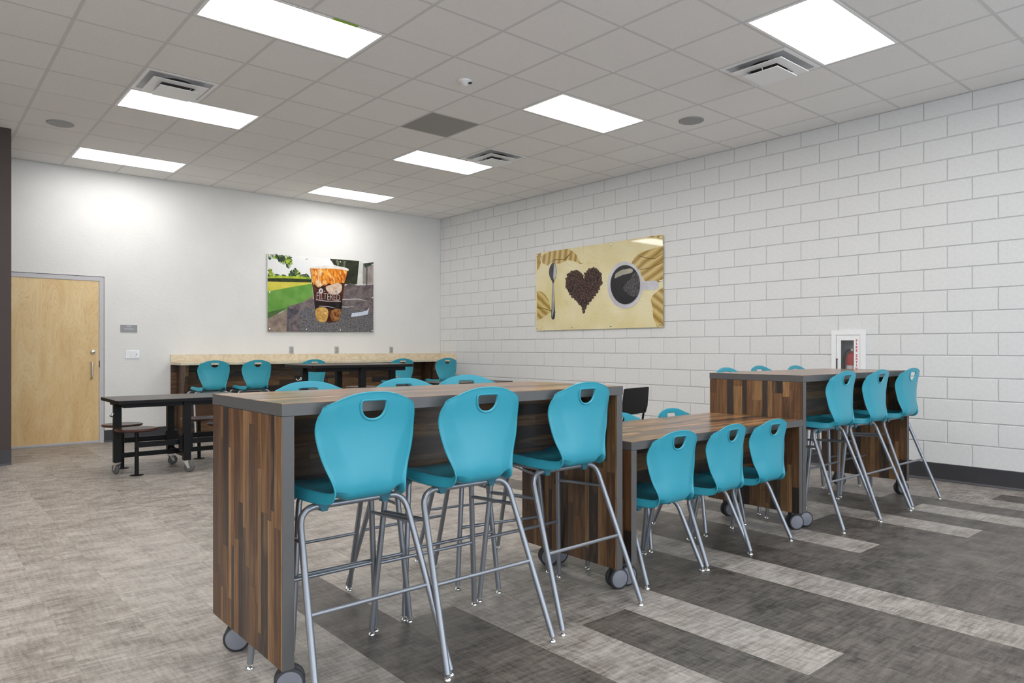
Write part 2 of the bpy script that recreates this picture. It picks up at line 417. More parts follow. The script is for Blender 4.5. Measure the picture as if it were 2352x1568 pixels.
# ---- baseboards
def cove(name, a, b, n, h=0.155):
    a, b, n = Vector(a), Vector(b), Vector(n); m = MB(); d = (b-a); prof = [(0, 0), (0.018, 0), (0.016, 0.006), (0.007, 0.02), (0.006, h-0.004), (0.003, h), (0, h)]
    k = len(prof); V = [a+n*p+Vector((0,0,q)) for p, q in prof]+[b+n*p+Vector((0,0,q)) for p, q in prof]
    m.add(V, [(i, i+1, k+i+1, k+i) for i in range(k-1)]+[tuple(range(k)), tuple(range(k, 2*k))[::-1]])
    return m.build(name, M['base'], kind='structure')
cove('baseboard_right', (0, -0.56, 0), (0, YF, 0), (-1, 0, 0), 0.165)
cove('baseboard_back', (-5.378, 0, 0), (-4.60, 0, 0), (0, -1, 0), 0.160)
cove('baseboard_left', (XL, COLY, 0), (COLX, COLY, 0), (0, -1, 0), 0.16)

# ---- ceiling: plate, tees, tiles
T = 0.6096; D0, J0 = 0.3707, 0.516
ceiling = MB().box(XL, 0.0, YF, 0.0, H+0.012, H+0.15).build('ceiling', M['tee'], kind='structure')
lights = [(7, 8), (7, 4), (7, 0), (2, 8), (2, 4), (2, 0), (2, 12), (7, 12), (12, 0), (12, 4), (12, 8), (12, 12), (2, 16), (7, 16), (12, 16), (17, 4), (17, 8), (17, 12), (17, 16)]
vents = [(8, 5), (2, 11), (2, 5)]
used = {}
for i, j in lights: used[(i, j)] = used[(i+1, j)] = 'l'
for v_ in vents: used[v_] = 'v'
used[(4, 6)] = 'g'
def cell(i, j):
    x1 = 0.0 if i < 0 else -(D0+T*i); x0 = -D0 if i < 0 else x1-T
    y1 = 0.0 if j < 0 else -(J0+T*j); y0 = -J0 if j < 0 else y1-T
    return max(x0, XL), x1, max(y0, YF), y1
tcache = {}; trest = MB()
for i in range(-1, 20):
    for j in range(-1, 23):
        x0, x1, y0, y1 = cell(i, j)
        if x1 <= XL+0.01 or y1 <= YF+0.01 or (i, j) in used: continue
        if x0 < COLX-0.02 and y1 > COLY+0.02 and x1 < COLX+0.02 and y0 > COLY-0.02: continue
        gp = 0.0122; w, d = x1-x0-2*gp, y1-y0-2*gp; cx, cy = (x0+x1)/2, (y0+y1)/2
        if w <= 0.02 or d <= 0.02: continue
        P = [(x, y, H) for x in (x0, x1) for y in (y0, y1)]
        if vis(P, 10):
            key = (round(w, 3), round(d, 3))
            if key not in tcache:
                m = MB().box(-w/2, w/2, -d/2, d/2, 0.0012, 0.0118); me = bpy.data.meshes.new('ceiling_tile'); me.from_pydata(m.v, [], m.f); me.materials.append(M['tile']); me.update(); tcache[key] = me
            o = bpy.data.objects.new('ceiling_tile', tcache[key]); COL.objects.link(o); o.location = (cx, cy, H); o.parent = ceiling
        else: trest.box(cx-w/2, cx+w/2, cy-d/2, cy+d/2, H+0.0012, H+0.0118)
trest.build('ceiling_tiles', M['tile'], ceiling, kind='stuff')
tw = 0.012
def spans(lo, hi, blocks):
    out = []; c = hi
    for a, b in sorted(blocks, key=lambda t: -t[1]):
        if c-b > 0.02: out.append((b, c))
        c = min(c, a)
    if c-lo > 0.02: out.append((lo, c))
    return out
for i in range(0, 21):
    x = -(D0+T*i)
    if x > XL:
        blk = [(cell(a, b)[2], cell(a, b)[3]) for a, b in lights if a+1 == i]
        for y0, y1 in spans(YF, 0.0 if x > COLX else COLY, blk): MB().box(x-tw, x+tw, y0, y1, H, H+0.0119).build('ceiling_tee', M['tee'], ceiling)
for j in range(0, 23):
    y = -(J0+T*j)
    if y > YF: MB().box(XL if y < COLY else COLX, 0, y-tw, y+tw, H+0.0003, H+0.0119).build('ceiling_tee', M['tee'], ceiling)
MB().box(-0.022, 0, YF, 0, H-0.001, H+0.01).build('wall_angle', M['tee'], ceiling)
MB().box(COLX, 0, -0.022, 0, H-0.0011, H+0.01).build('wall_angle', M['tee'], ceiling)

# ---- ceiling lights
LL = {(7, 8): 'large flat ceiling panel light with a strip of green tape on its edge', (7, 4): 'flat ceiling panel light directly in front of the leftmost air vent',
      (7, 0): 'flat ceiling panel light closest to the wooden door', (2, 8): 'flat ceiling panel light between the round white detector and the right ceiling speaker',
      (2, 4): 'flat ceiling panel light touching the small far air vent', (2, 0): 'farthest flat ceiling panel light, above the iced coffee picture corner',
      (2, 12): 'brightest flat ceiling panel light at upper right, cut by the frame'}
out_n = 0
for (i, j) in lights:
    x0, _, y0, y1 = cell(i+1, j); x1 = cell(i, j)[1]
    lb = LL.get((i, j))
    if not lb: lb = 'flat ceiling panel light outside the view of the photograph'
    L = empty('ceiling_light', lb, 'ceiling light', ((x0+x1)/2, (y0+y1)/2, H), 0, 'recessed panel lights in the ceiling grid')
    a, b = (x1-x0)/2-0.012, (y1-y0)/2-0.012; e = 0.022
    fr = MB(); fr.box(-a, a, -b, -b+e, -0.002, 0.011); fr.box(-a, a, b-e, b, -0.002, 0.011); fr.box(-a, -a+e, -b+e, b-e, -0.002, 0.011); fr.box(a-e, a, -b+e, b-e, -0.002, 0.011)
    fr.build('frame', M['white'], L)
    MB().box(-a+e, a-e, -b+e, b-e, 0.0, 0.010).build('diffuser', M['panel_dim' if j == 0 else 'panel'], L)
x0, x1, y0, y1 = cell(7, 8)
tag(MB().box(-5.075, -4.88, cell(7, 8)[2]-0.004, cell(7, 8)[2]+0.030, H-0.0045, H-0.0024).build('tape_strip', M['tape']), 'short strip of green tape on the edge of a panel light', 'tape')

# ---- air vents (nested square plates hanging below a duct opening)
VL = {(8, 5): 'white square ceiling air vent behind the left middle panel light', (2, 11): 'white square ceiling air vent beside the upper right panel light', (2, 5): 'small far square ceiling air vent beside a panel light'}
for (i, j) in vents:
    x0, x1, y0, y1 = cell(i, j); V = empty('air_vent', VL[(i, j)], 'air vent', ((x0+x1)/2, (y0+y1)/2, H), 0, 'square ceiling air vents')
    a = T/2-0.013
    fr = MB()
    for s in (-1, 1):
        fr.box(-a, a, s*a-(0.03 if s > 0 else 0), s*a+(0.03 if s < 0 else 0), -0.003, 0.008); fr.box(s*a-(0.03 if s > 0 else 0), s*a+(0.03 if s < 0 else 0), -a+0.03, a-0.03, -0.003, 0.008)
    fr.build('frame', M['white'], V)
    # pan rising to a round duct collar
    pan = MB(); n = 32; q = a-0.03; ro, ri = 0.17, 0.14; rows = []
    for (kk, z) in ((0, 0.004), (1, 0.0085)):
        rows.append([])
        for t in range(n):
            an = 2*math.pi*t/n; c, s = math.cos(an), math.sin(an); m_ = max(abs(c), abs(s)); rr = q/m_ if kk == 0 else ro
            rows[-1].append((c*rr, s*rr, z))
    pan.add(rows[0]+rows[1], [(t, (t+1) % n, n+(t+1) % n, n+t) for t in range(n)]); pan.build('pan', M['duct'], V)
    MB().lathe([(ro, 0.0085), (ro, 0.0088), (0.0, 0.0089)], seg=32).build('duct_opening', M['dark'], V)
    def plate(h, z, name, hole):
        m = MB(); 
        if hole:
            for s in (-1, 1):
                m.box(-h, h, s*h-(hole if s > 0 else 0), s*h+(hole if s < 0 else 0), z, z+0.004); m.box(s*h-(hole if s > 0 else 0), s*h+(hole if s < 0 else 0), -h+hole, h-hole, z, z+0.004)
        else: m.box(-h, h, -h, h, z, z+0.004)
        return m.build(name, M['white'], V)
    plate(0.225, -0.035, 'ring_plate', 0.085); plate(0.155, -0.068, 'centre_plate', 0)
    for sx in (-1, 1): MB().tube([(0.1*sx, 0, -0.064), (0.12*sx, 0, -0.033), (0.14*sx, 0, 0.008)], 0.004, 6).build('hanger', M['white'], V)
x0, x1, y0, y1 = cell(4, 6)
tag(MB().box(x0+0.012, x1-0.012, y0+0.012, y1-0.012, H-0.001, H+0.0115).build('return_grille', M['grey_tile']), 'plain grey square panel set among the white ceiling tiles', 'ceiling panel')
for (x, y, lb) in ((-(D0+T*9.479), -(J0+T*2.40), 'round grey speaker in the ceiling at far left, near the dark column'), (-(D0+T*1.439), -(J0+T*9.475), 'round grey speaker in the ceiling above the block wall')):
    S = empty('ceiling_speaker', lb, 'speaker', (x, y, H), 0, 'round ceiling speakers')
    MB().lathe([(0.125, 0.004), (0.125, -0.006), (0.118, -0.010)], seg=40).build('rim', M['speaker'], S)
    MB().lathe([(0.117, -0.0085), (0.0, -0.0105)], seg=40).build('grille', M['speaker'], S)
    MB().lathe([(0.006, -0.010), (0.0, -0.0125)], seg=10).build('emblem', M['white'], S)
S = empty('smoke_detector', 'small white round detector with a side notch on the ceiling', 'detector', (-(D0+T*5.40), -(J0+T*8.42), H))
MB().lathe([(0.058, 0.004), (0.058, -0.010), (0.050, -0.016), (0.030, -0.022), (0.026, -0.040), (0.0, -0.042)], seg=32).build('body', M['white'], S)
MB().box(0.02, 0.045, -0.05, -0.02, -0.026, -0.018).build('notch', M['dark'], S)

# ---- door
door = empty('door_1', 'wide pale maple door in a light grey frame', 'door', (0, 0, 0)); door['kind'] = 'structure'
f = MB()
f.box(DX1, DX1+0.052, -0.014, 0.004, 0, DZ+0.052); f.box(DX0-0.052, DX1, -0.014, 0.004, DZ, DZ+0.052); f.box(DX0-0.052, DX0, -0.014, 0.004, 0, DZ)
f.build('frame', M['frame'], door)
MB().box(DX1+0.052, DX1+0.060, -0.004, 0.003, 0, DZ+0.060).box(DX0-0.06, DX1+0.052, -0.004, 0.003, DZ+0.052, DZ+0.060).build('caulk_joint', M['dark'], door)
leaf = MB().box(DX0+0.004, DX1-0.004, -0.008, 0.004, 0.03, DZ-0.004).build('leaf', M['door'], door)
MB().box(DX0+0.004, DX1-0.004, -0.0105, -0.008, 0.012, 0.034).build('door_sweep', M['frame'], door)
hz = fillet([(-5.521, -0.008, 1.06), (-5.521, -0.052, 1.06), (-5.521, -0.052, 0.85), (-5.521, -0.008, 0.85)], 0.022)
MB().tube(hz, 0.0105, 12).build('pull_handle', M['steel'], leaf)
MB().lathe([(0.030, -0.008), (0.030, -0.022), (0.022, -0.030), (0.0, -0.031)], (-5.506, 0, 1.194), 'y', 24).build('deadbolt', M['chrome'], leaf)
MB().box(DX1-0.004, DX1+0.004, -0.0155, -0.006, 0.99, 1.08).build('latch_strike', M['dark'], door)

# ---- text helper
def text(name, s, size, mat, loc, rot, parent=None, depth=0.0006, align='CENTER', xs=1.0, spacing=1.0, bold=0.0):
    cu = bpy.data.curves.new(name, 'FONT'); cu.body = s; cu.size = size; cu.extrude = depth; cu.align_x = align; cu.align_y = 'CENTER'; cu.space_character = spacing; cu.resolution_u = 3; cu.offset = bold
    tmp = bpy.data.objects.new(name, cu); COL.objects.link(tmp)
    me = bpy.data.meshes.new_from_object(tmp.evaluated_get(bpy.context.evaluated_depsgraph_get())); bpy.data.objects.remove(tmp); bpy.data.curves.remove(cu)
    me.materials.clear(); me.materials.append(mat)
    for v in me.vertices: v.co.x *= xs
    o = bpy.data.objects.new(name, me); COL.objects.link(o); o.location = loc; o.rotation_euler = rot
    if parent: o.parent = parent
    return o
BACK = (math.pi/2, 0, 0); RIGHT = (math.pi/2, 0, -math.pi/2)

# ---- sign, switch, outlets on the back wall
S = empty('room_sign', 'small grey room sign reading KITCHEN beside the door', 'sign', (-5.08, 0, 1.507))
MB().box(-0.102, 0.102, -0.006, 0.0, -0.05, 0.05).build('plate', M['sign'], S)
text('lettering', 'E-006', 0.026, M['paper'], (0, -0.0065, 0.032), BACK, S); text('lettering', 'KITCHEN', 0.026, M['paper'], (0, -0.0065, -0.006), BACK, S)
S = empty('light_switch', 'three-gang white rocker switch plate below the grey sign', 'light switch', (-5.033, 0, 1.162))
MB().box(-0.084, 0.084, -0.007, 0.0, -0.058, 0.058, bev=0.002).build('plate', M['steel'], S)
for k in range(3): MB().box(-0.068+k*0.047, -0.068+k*0.047+0.040, -0.013, -0.006, -0.045, 0.045, bev=0.002).build('rocker', M['white'], S)
MB().box(0.040, 0.050, -0.0145, -0.0125, -0.006, 0.006).build('indicator', M['dark'], S)
for x, lb in ((-2.804, 'steel wall outlet above the counter, left of three'), (-2.039, 'steel wall outlet above the counter, middle of three'), (-1.019, 'steel wall outlet above the counter, right of three')):
    S = empty('wall_outlet', lb, 'outlet', (x, 0, 1.213), 0, 'outlets above the stone backsplash')
    MB().box(-0.036, 0.036, -0.006, 0, -0.057, 0.057, bev=0.0015).build('plate', M['steel'], S)
    for dz in (-0.022, 0.022): MB().box(-0.016, 0.016, -0.009, -0.0055, dz-0.016, dz+0.016, bev=0.001).build('socket', M['speaker'], S)

# ================================================================== BAR COUNTER
BX = -4.558
C = empty('bar_counter', 'long beige stone bar counter with backsplash along the back wall', 'counter', (0, 0, 0))
MB().box(BX, -0.002, -0.50, -0.002, 1.012, 1.052, bev=0.003).build('worktop', M['stone'], C)
MB().box(BX, -0.002, -0.022, -0.002, 1.053, 1.155, bev=0.002).build('backsplash', M['stone'], C)
MB().box(-0.022, -0.002, -0.50, -0.0225, 1.053, 1.155, bev=0.002).build('side_splash', M['stone'], C)
MB().box(BX, -0.002, -0.024, -0.002, 0.0, 1.010).build('back_panel', M['wood_bar'], C)
for x in (-4.46, -2.45, -0.40):
    MB().prism([(-0.025, 0.0), (-0.025, 1.010), (-0.44, 1.010), (-0.42, 0.93), (-0.20, 0.0)], (x-0.02, 0, 0), (0, 1, 0), (0, 0, 1), (1, 0, 0), 0.042).build('support_fin', M['wood_fin'], C)

# ================================================================== TALL / LOW LAMINATE TABLES
def caster(parent, x, y, ang, R=0.054):
    c = MB(); c.box(-0.016, 0.016, -0.022, 0.022, 0.085, 0.128); c.lathe([(0.014, 0.126), (0.014, 0.1345)], (0, 0, 0), 'z', 12)
    c.prism([(0.01, 0.05), (0.052, 0.052), (0.054, 0.062), (0.02, 0.10), (-0.02, 0.10)], (0, -0.006, 0), (1, 0, 0), (0, 0, 1), (0, 1, 0), 0.012)
    o = c.build('caster', M['tire'], parent); o.location = (x, y, 0); o.rotation_euler = (0, 0, ang)
    for s in (-1, 1):
        w = MB()
        w.lathe([(R-0.012, 0.008), (R-0.002, 0.010), (R, 0.014), (R, 0.026), (R-0.003, 0.030), (R-0.010, 0.031)], (0.018, 0, R), 'y', 32, 0)
        w.lathe([(R-0.010, 0.031), (R-0.013, 0.0325), (0.0, 0.0335)], (0.018, 0, R), 'y', 32, 1)
        if s < 0: w.v = [(p[0], -p[1], p[2]) for p in w.v]; w.f = [f_[::-1] for f_ in w.f]
        w.build('wheel', [M['tire'], M['hub']], o)
    return o
def slab_table(name, label, x0, x1, y0, y1, zt, gm, cl=0.045, cr=0.085, group=None):
    t = empty(name, label, 'table', ((x0+x1)/2, (y0+y1)/2, 0), 0, group); a, b = (x1-x0)/2, (y1-y0)/2; th, gt, zb = 0.043, 0.045, 0.1345
    top = MB().box(-a, a, -b, b, zt-th, zt-0.0012).build('table_top', M['edge'], t)
    MB().box(-a+0.0008, a-0.0008, -b+0.0008, b-0.0008, zt-0.0012, zt).build('top_laminate', M['wood_top'], top)
    for s in (-1, 1):
        xa, xb = (-a+0.001, -a+gt) if s < 0 else (a-gt, a-0.001)
        p = MB().box(xa+0.0012, xb-0.0012, -b+0.002, b-0.002, zb, zt-th-0.0015).build('end_panel', M['edge'], t)
        for (ua, ub) in ((xa, xa+0.0012), (xb-0.0012, xb)): MB().box(ua, ub, -b+0.003, b-0.003, zb+0.0005, zt-th-0.002).build('panel_laminate', gm, p)
        for sy in (-1, 1):
            caster(t, (xa+xb)/2+(cl if s < 0 else cr)-0.018, sy*(b-0.10), random.uniform(-0.55, -0.15))
    MB().box(-a+gt, a-gt, -0.012, 0.012, zt-th-0.305, zt-th-0.002).build('modesty_panel', M['wood_panel'], t)
    for sx in (-1, 1): MB().box(sx*(a-gt-0.03)-0.025, sx*(a-gt-0.03)+0.025, -b+0.10, -b+0.14, zt-th-0.006, zt-th).build('bracket', M['black'], t)
    return t
YR0, YR1 = -8.283, -7.565
slab_table('bar_table', 'tall wood-laminate table nearest the camera with grey edges on casters', -6.404, -4.637, YR0, YR1, 1.050, M['wood_gable'])
slab_table('low_table', 'low wood-laminate table between the two tall tables', -4.566, -2.797, YR0+0.005, YR1-0.002, 0.762, M['wood_gable_b'])
slab_table('bar_table', 'tall wood-laminate table farther away beside the fire extinguisher wall', -2.789, -0.988, YR0+0.007, YR1+0.02, 1.057, M['wood_gable_b'], 0.165, 0.095)

# ================================================================== TEAL SHELL CHAIRS
def lerp_tab(tab, x):
    if x <= tab[0][0]: return tab[0][1]
    for (a, va), (b, vb) in zip(tab[:-1], tab[1:]):
        if x <= b:
            t = (x-a)/(b-a); return va+(vb-va)*t
    return tab[-1][1]
def catmull(P, n):
    out = []; Q = [P[0]*2-P[1]]+P+[P[-1]*2-P[-2]]
    for i in range(1, len(Q)-2):
        for k in range(n):
            t = k/n; a, b, c, d = Q[i-1], Q[i], Q[i+1], Q[i+2]
            out.append(0.5*((2*b)+(c-a)*t+(2*a-5*b+4*c-d)*t*t+(3*b-a-3*c+d)*t**3))
    out.append(P[-1]); return out
sst = lambda a, b, x: (lambda t: t*t*(3-2*t))(max(0.0, min(1.0, (x-a)/(b-a))))
def shell_meshes():
    # centre profile (y, z) from back top down and forward to the seat front; w half width; e rim rise; f flange
    rows = [ # y, z, w, e, f, wrap start
        (0.087, 1.083, 0.1905, 0.018, 0.004, 0.72), (0.090, 1.074, 0.1945, 0.018, 0.004, 0.72), (0.094, 1.050, 0.2005, 0.019, 0.004, 0.72), (0.100, 1.020, 0.2055, 0.021, 0.004, 0.72), (0.106, 0.985, 0.2085, 0.022, 0.004, 0.71), (0.110, 0.950, 0.2085, 0.021, 0.004, 0.70), (0.111, 0.905, 0.2035, 0.017, 0.004, 0.64), (0.109, 0.860, 0.1920, 0.014, 0.004, 0.57), (0.105, 0.815, 0.1760, 0.015, 0.005, 0.52), (0.102, 0.775, 0.1610, 0.018, 0.008, 0.50), (0.103, 0.742, 0.1520, 0.022, 0.015, 0.50), (0.112, 0.715, 0.1500, 0.025, 0.025, 0.50), (0.132, 0.697, 0.1530, 0.027, 0.033, 0.47), (0.165, 0.688, 0.1600, 0.029, 0.037, 0.42), (0.212, 0.687, 0.1740, 0.030, 0.038, 0.38), (0.270, 0.690, 0.1900, 0.030, 0.038, 0.35), (0.330, 0.696, 0.2010, 0.028, 0.036, 0.35), (0.395, 0.703, 0.2060, 0.025, 0.034, 0.35), (0.455, 0.709, 0.2030, 0.020, 0.031, 0.35), (0.505, 0.710, 0.1950, 0.013, 0.026, 0.35), (0.540, 0.700, 0.1820, 0.006, 0.018, 0.35), (0.556, 0.682, 0.1660, 0.002, 0.012, 0.35)]
    R = []
    for half in (catmull([Vector(r[:3]) for r in rows], 5), catmull([Vector(r[3:]) for r in rows], 5)):
        R = [tuple(h) for h in half] if not R else [p+tuple(h) for p, h in zip(R, half)]
    nv = len(R); us = []
    for k in range(-34, 35):
        t = k/34; us.append(math.copysign(abs(t)**1.0, t))
    nu = len(us); verts = []; par = []
    ztop = 1.082
    for i, r in enumerate(R):
        y, z, w, e, f, hs = r
        a = R[max(0, i-1)]; b = R[min(nv-1, i+1)]
        ty, tz = b[0]-a[0], b[1]-a[1]; l = math.hypot(ty, tz); ny, nz = -tz/l, ty/l     # towards sitter
        # top arch: drop of the upper rows towards the sides
        for u in us:
            au = abs(u)
            x = w*(au if au < 0.9 else 0.9+(au-0.9)*0.85)*math.copysign(1, u)
            h = max(0.0, (au-hs)/(1-hs))**1.25 if i < 55 else sst(hs, 0.93, au); kf = sst(0.90, 1.0, au)
            off_ = e*h-f*kf+0.024*au*au*sst(0.70, 0.84, z) if i < 60 else e*h-f*kf
            if z > 0.90 and i < 42:
                drop = (0.066*au**2.3)*min(1, max(0, (z-0.90)/(ztop-0.90)))**1.3
            else: drop = 0
            yy = y+ny*off_; zz = z+nz*off_-drop
            verts.append((x, yy, zz)); par.append((x, z))
    # corner rounding at the shoulders
    V2 = []
    for (x, y, z), (px, pz) in zip(verts, par):
        s = max(0.0, (pz-1.035)/0.048); V2.append((x, y, z))
    verts = V2
    faces = []
    # D-shaped hole in (x, z): flat top, rounded bottom
    def Dcurve(n=44, g=0.0):
        pts = []; hw_, zt_, zb_ = 0.050+g, 1.050+g, 0.984-g
        for k in range(n):
            a = 2*math.pi*k/n; c, s = math.cos(a), math.sin(a)
            if s >= 0:
                ex = 0.30; X = hw_*math.copysign(abs(c)**ex, c); Z = zt_-0.016+0.016*abs(s)**0.30*1.0 if abs(c) < 1 else zt_-0.016
                Z = (zt_-0.016)+(0.016)*abs(s)**0.45
            else:
                X = hw_*math.copysign(abs(c)**0.85, c); Z = (zt_-0.016)-(zt_-0.016-zb_)*abs(s)**0.95
            pts.append((X, Z))
        return pts
    D = Dcurve()
    def inside(p):
        x, z = p; c = False; n = len(D)
        for i in range(n):
            (x1, z1), (x2, z2) = D[i], D[(i+1) % n]
            if (z1 > z) != (z2 > z) and x < (x2-x1)*(z-z1)/(z2-z1)+x1: c = not c
        return c
    vz = [(v[0], v[2]) for v in verts]
    removed = {}
    for i in range(nv-1):
        for k in range(nu-1):
            q = (i*nu+k, i*nu+k+1, (i+1)*nu+k+1, (i+1)*nu+k)
            cx = sum(vz[a][0] for a in q)/4; cz = sum(vz[a][1] for a in q)/4
            if cz > 0.93 and abs(cx) < 0.08 and i < 45 and inside((cx, cz)): removed[q] = 1
            else: faces.append(q)
    # snap border of the opening on the curve
    cnt = {}
    for q in removed:
        for a in q: cnt[a] = 1
    keep = {a for q in faces for a in q}
    border = [a for a in cnt if a in keep]
    dense = Dcurve(400)
    def surf_y(x, z):      # local surface depth: nearest row interpolation on the centre band
        best = lerp_tab([(1.082-0.0, 0.088)], z)
        return lerp_tab([(0.95, 0.110), (0.985, 0.106), (1.020, 0.100), (1.050, 0.094), (1.074, 0.089)], z)
    for a in border:
        x, y, z = verts[a]
        b = min(dense, key=lambda p: (p[0]-x)**2+(p[1]-z)**2); verts[a] = (b[0], y+(surf_y(0, b[1])-surf_y(0, z)), b[1])
    usedv = sorted(keep); mp = {a: n for n, a in enumerate(usedv)}
    verts = [verts[a] for a in usedv]; faces = [tuple(mp[a] for a in q) for q in faces]
    me = bpy.data.meshes.new('seat_shell'); me.from_pydata(verts, [], [f_[::-1] for f_ in faces]); me.update()
    tmp = bpy.data.objects.new('tmp', me); COL.objects.link(tmp)
    s1 = tmp.modifiers.new('s', 'SOLIDIFY'); s1.thickness = 0.0052; s1.offset = 0.0; s1.use_rim = True
    me2 = bpy.data.meshes.new_from_object(tmp.evaluated_get(bpy.context.evaluated_depsgraph_get())); bpy.data.objects.remove(tmp)
    me2.name = 'seat_shell'; me2.materials.clear(); me2.materials.append(M['teal'])
    me2.polygons.foreach_set('use_smooth', [True]*len(me2.polygons)); me2.update()
    # handle rim
    rim = MB(); DD = Dcurve(56, 0.004); rim.tube([(x, surf_y(x, z)-0.002, z) for x, z in DD], 0.0052, 8, 0, False, True)
    return me2, rim
SHELL, RIM = shell_meshes()
def make_chair(name, tall):
    dz = 0.0 if tall else -0.280
    t = empty(name, 'x', 'bar stool' if tall else 'chair')
    sh = bpy.data.objects.new('seat_shell', SHELL); COL.objects.link(sh); sh.parent = t; sh.location = (0, 0, dz)
    r = MB(); r.v, r.f, r.m, r.sm = list(RIM.v), list(RIM.f), list(RIM.m), list(RIM.sm)
    ro = r.build('handle_rim', M['teal'], sh)
    R = 0.0125
    if tall: rear, front = (0.270, -0.006, 0.022), (0.278, 0.552, 0.022); rt, ft = (0.226, 0.218, 0.60), (0.232, 0.515, 0.60)
    else: rear, front = (0.235, 0.121, 0.022), (0.235, 0.55, 0.022); rt, ft = (0.207, 0.251, 0.60), (0.212, 0.50, 0.60)
    hz = 0.663+dz
    def uframe(foot, top, nm):
        fx, fy, fz = foot; tx, ty, tz = top
        # extend leg line to hz
        k = (hz-fz)/(tz+dz-fz); ex, ey = fx+(tx-fx)*k, fy+(ty-fy)*k
        mid = (0, ey, hz)
        for s in (-1, 1):
            pts = fillet([(s*fx, fy, fz), (s*ex, ey, hz), mid], 0.070, 8)
            lg = MB().tube(pts, R, 12).build('leg', M['silver'], t)
            MB().lathe([(0.006, 0.012), (0.006, 0.024)], (s*fx, fy, 0), 'z', 10).lathe([(0.0155, 0.0), (0.0165, 0.003), (0.014, 0.009), (0.007, 0.013), (0.0, 0.0135)], (s*fx, fy, 0), 'z', 16).build('glide', M['chrome'], lg)
        return lambda z: ((fx+(ex-fx)*(z-fz)/(hz-fz)), fy+(ey-fy)*(z-fz)/(hz-fz))
    rl = uframe(rear, rt, 'rear'); fl = uframe(front, ft, 'front')
    if tall:
        for fn, z, nm in ((rl, 0.322, 'foot_rung'), (fl, 0.312, 'foot_rung')):
            x, y = fn(z); MB().tube([(-x, y, z), (x, y, z)], 0.0085, 10).build(nm, M['silver'], t)
        for s in (-1, 1):
            xa, ya = rl(0.555); xb, yb = fl(0.535); MB().tube([(s*xa, ya, 0.555), (s*xb, yb, 0.535)], 0.0085, 10).build('side_brace', M['silver'], t)
    # seat brackets between tube frame and shell
    ry = rl(hz)[1]; fy_ = fl(hz)[1]
    for s in (-1, 1):
        for yy in (ry, fy_):
            MB().prism([(-0.038, 0.032), (0.038, 0.032), (0.010, -0.020), (-0.010, -0.020)], (s*0.128, yy-0.016, hz), (1, 0, 0), (0, 0, 1), (0, 1, 0), 0.032).build('seat_bracket', M['teal_dark'], t)
    for s in (-1, 1): MB().tube([(s*0.118, ry, hz+0.004), (s*0.118, fy_, hz+0.004)], 0.0105, 10).build('seat_rail', M['silver'], t)
    return t
stool0 = make_chair('bar_stool', True); chair0 = make_chair('school_chair', False)
PI = math.pi
stools = [
 (-6.080, -8.436, 0.017, 'teal bar stool nearest the camera, at the left end of the near tall table'),
 (-5.572, -8.459, -0.005, 'middle teal bar stool of the three on the camera side of the near tall table'),
 (-4.953, -8.434, 0.023, 'teal bar stool at the right end of the near tall table, camera side'),
 (-5.920, -7.335, PI, 'teal bar stool behind the left end of the near tall table, only its top showing'),
 (-5.372, -7.303, PI, 'middle teal bar stool behind the near tall table, top of its back showing'),
 (-4.850, -7.185, PI-0.18, 'slightly turned teal bar stool behind the right end of the near tall table'),
 (-2.330, -8.458, -0.01, 'leftmost teal bar stool at the front of the far tall table'),
 (-1.820, -8.485, 0.0, 'middle teal bar stool at the front of the far tall table'),
 (-1.185, -8.470, -0.02, 'teal bar stool closest to the block wall, at the front of the far tall table'),
 (-2.262, -7.255, PI, 'leftmost teal bar stool behind the far tall table, only its rim showing'),
 (-1.467, -7.087, PI, 'middle teal bar stool behind the far tall table, only its rim showing'),
 (-1.131, -7.255, PI, 'teal bar stool behind the far tall table just left of the extinguisher cabinet'),
 (-4.275, -1.09, 0.0, 'leftmost teal bar stool at the stone counter'),
 (-3.700, -1.09, 0.04, 'second teal bar stool from the left at the stone counter'),
 (-2.876, -1.09, 0.05, 'teal bar stool at the counter seen behind the dark tall folding table'),
 (-1.408, -1.09, -0.1, 'second teal bar stool from the right at the stone counter'),
 (-0.545, -1.09, -0.06, 'rightmost teal bar stool at the stone counter, by the wall corner')]
for n, (x, y, a, lb) in enumerate(stools):
    o = stool0 if n == 0 else copy_tree(stool0)
    o.location = (x, y, 0); o.rotation_euler = (0, 0, a); o['label'] = lb; o['group'] = 'teal plastic bar stools'
chairs = [
 (-4.243, -8.432, -0.02, 'low teal chair at the front of the low table, leftmost of three'),
 (-3.735, -8.440, 0.04, 'low teal chair at the front of the low table, middle of three'),
 (-3.285, -8.445, -0.01, 'low teal chair at the front of the low table, rightmost of three'),
 (-3.695, -7.350, PI, 'low teal chair behind the low table, in front of the black chair'),
 (-3.125, -7.350, PI, 'low teal chair behind the low table, next to the far tall table')]
for n, (x, y, a, lb) in enumerate(chairs):
    o = chair0 if n == 0 else copy_tree(chair0)
    o.location = (x, y, 0); o.rotation_euler = (0, 0, a); o['label'] = lb; o['group'] = 'low teal plastic chairs'

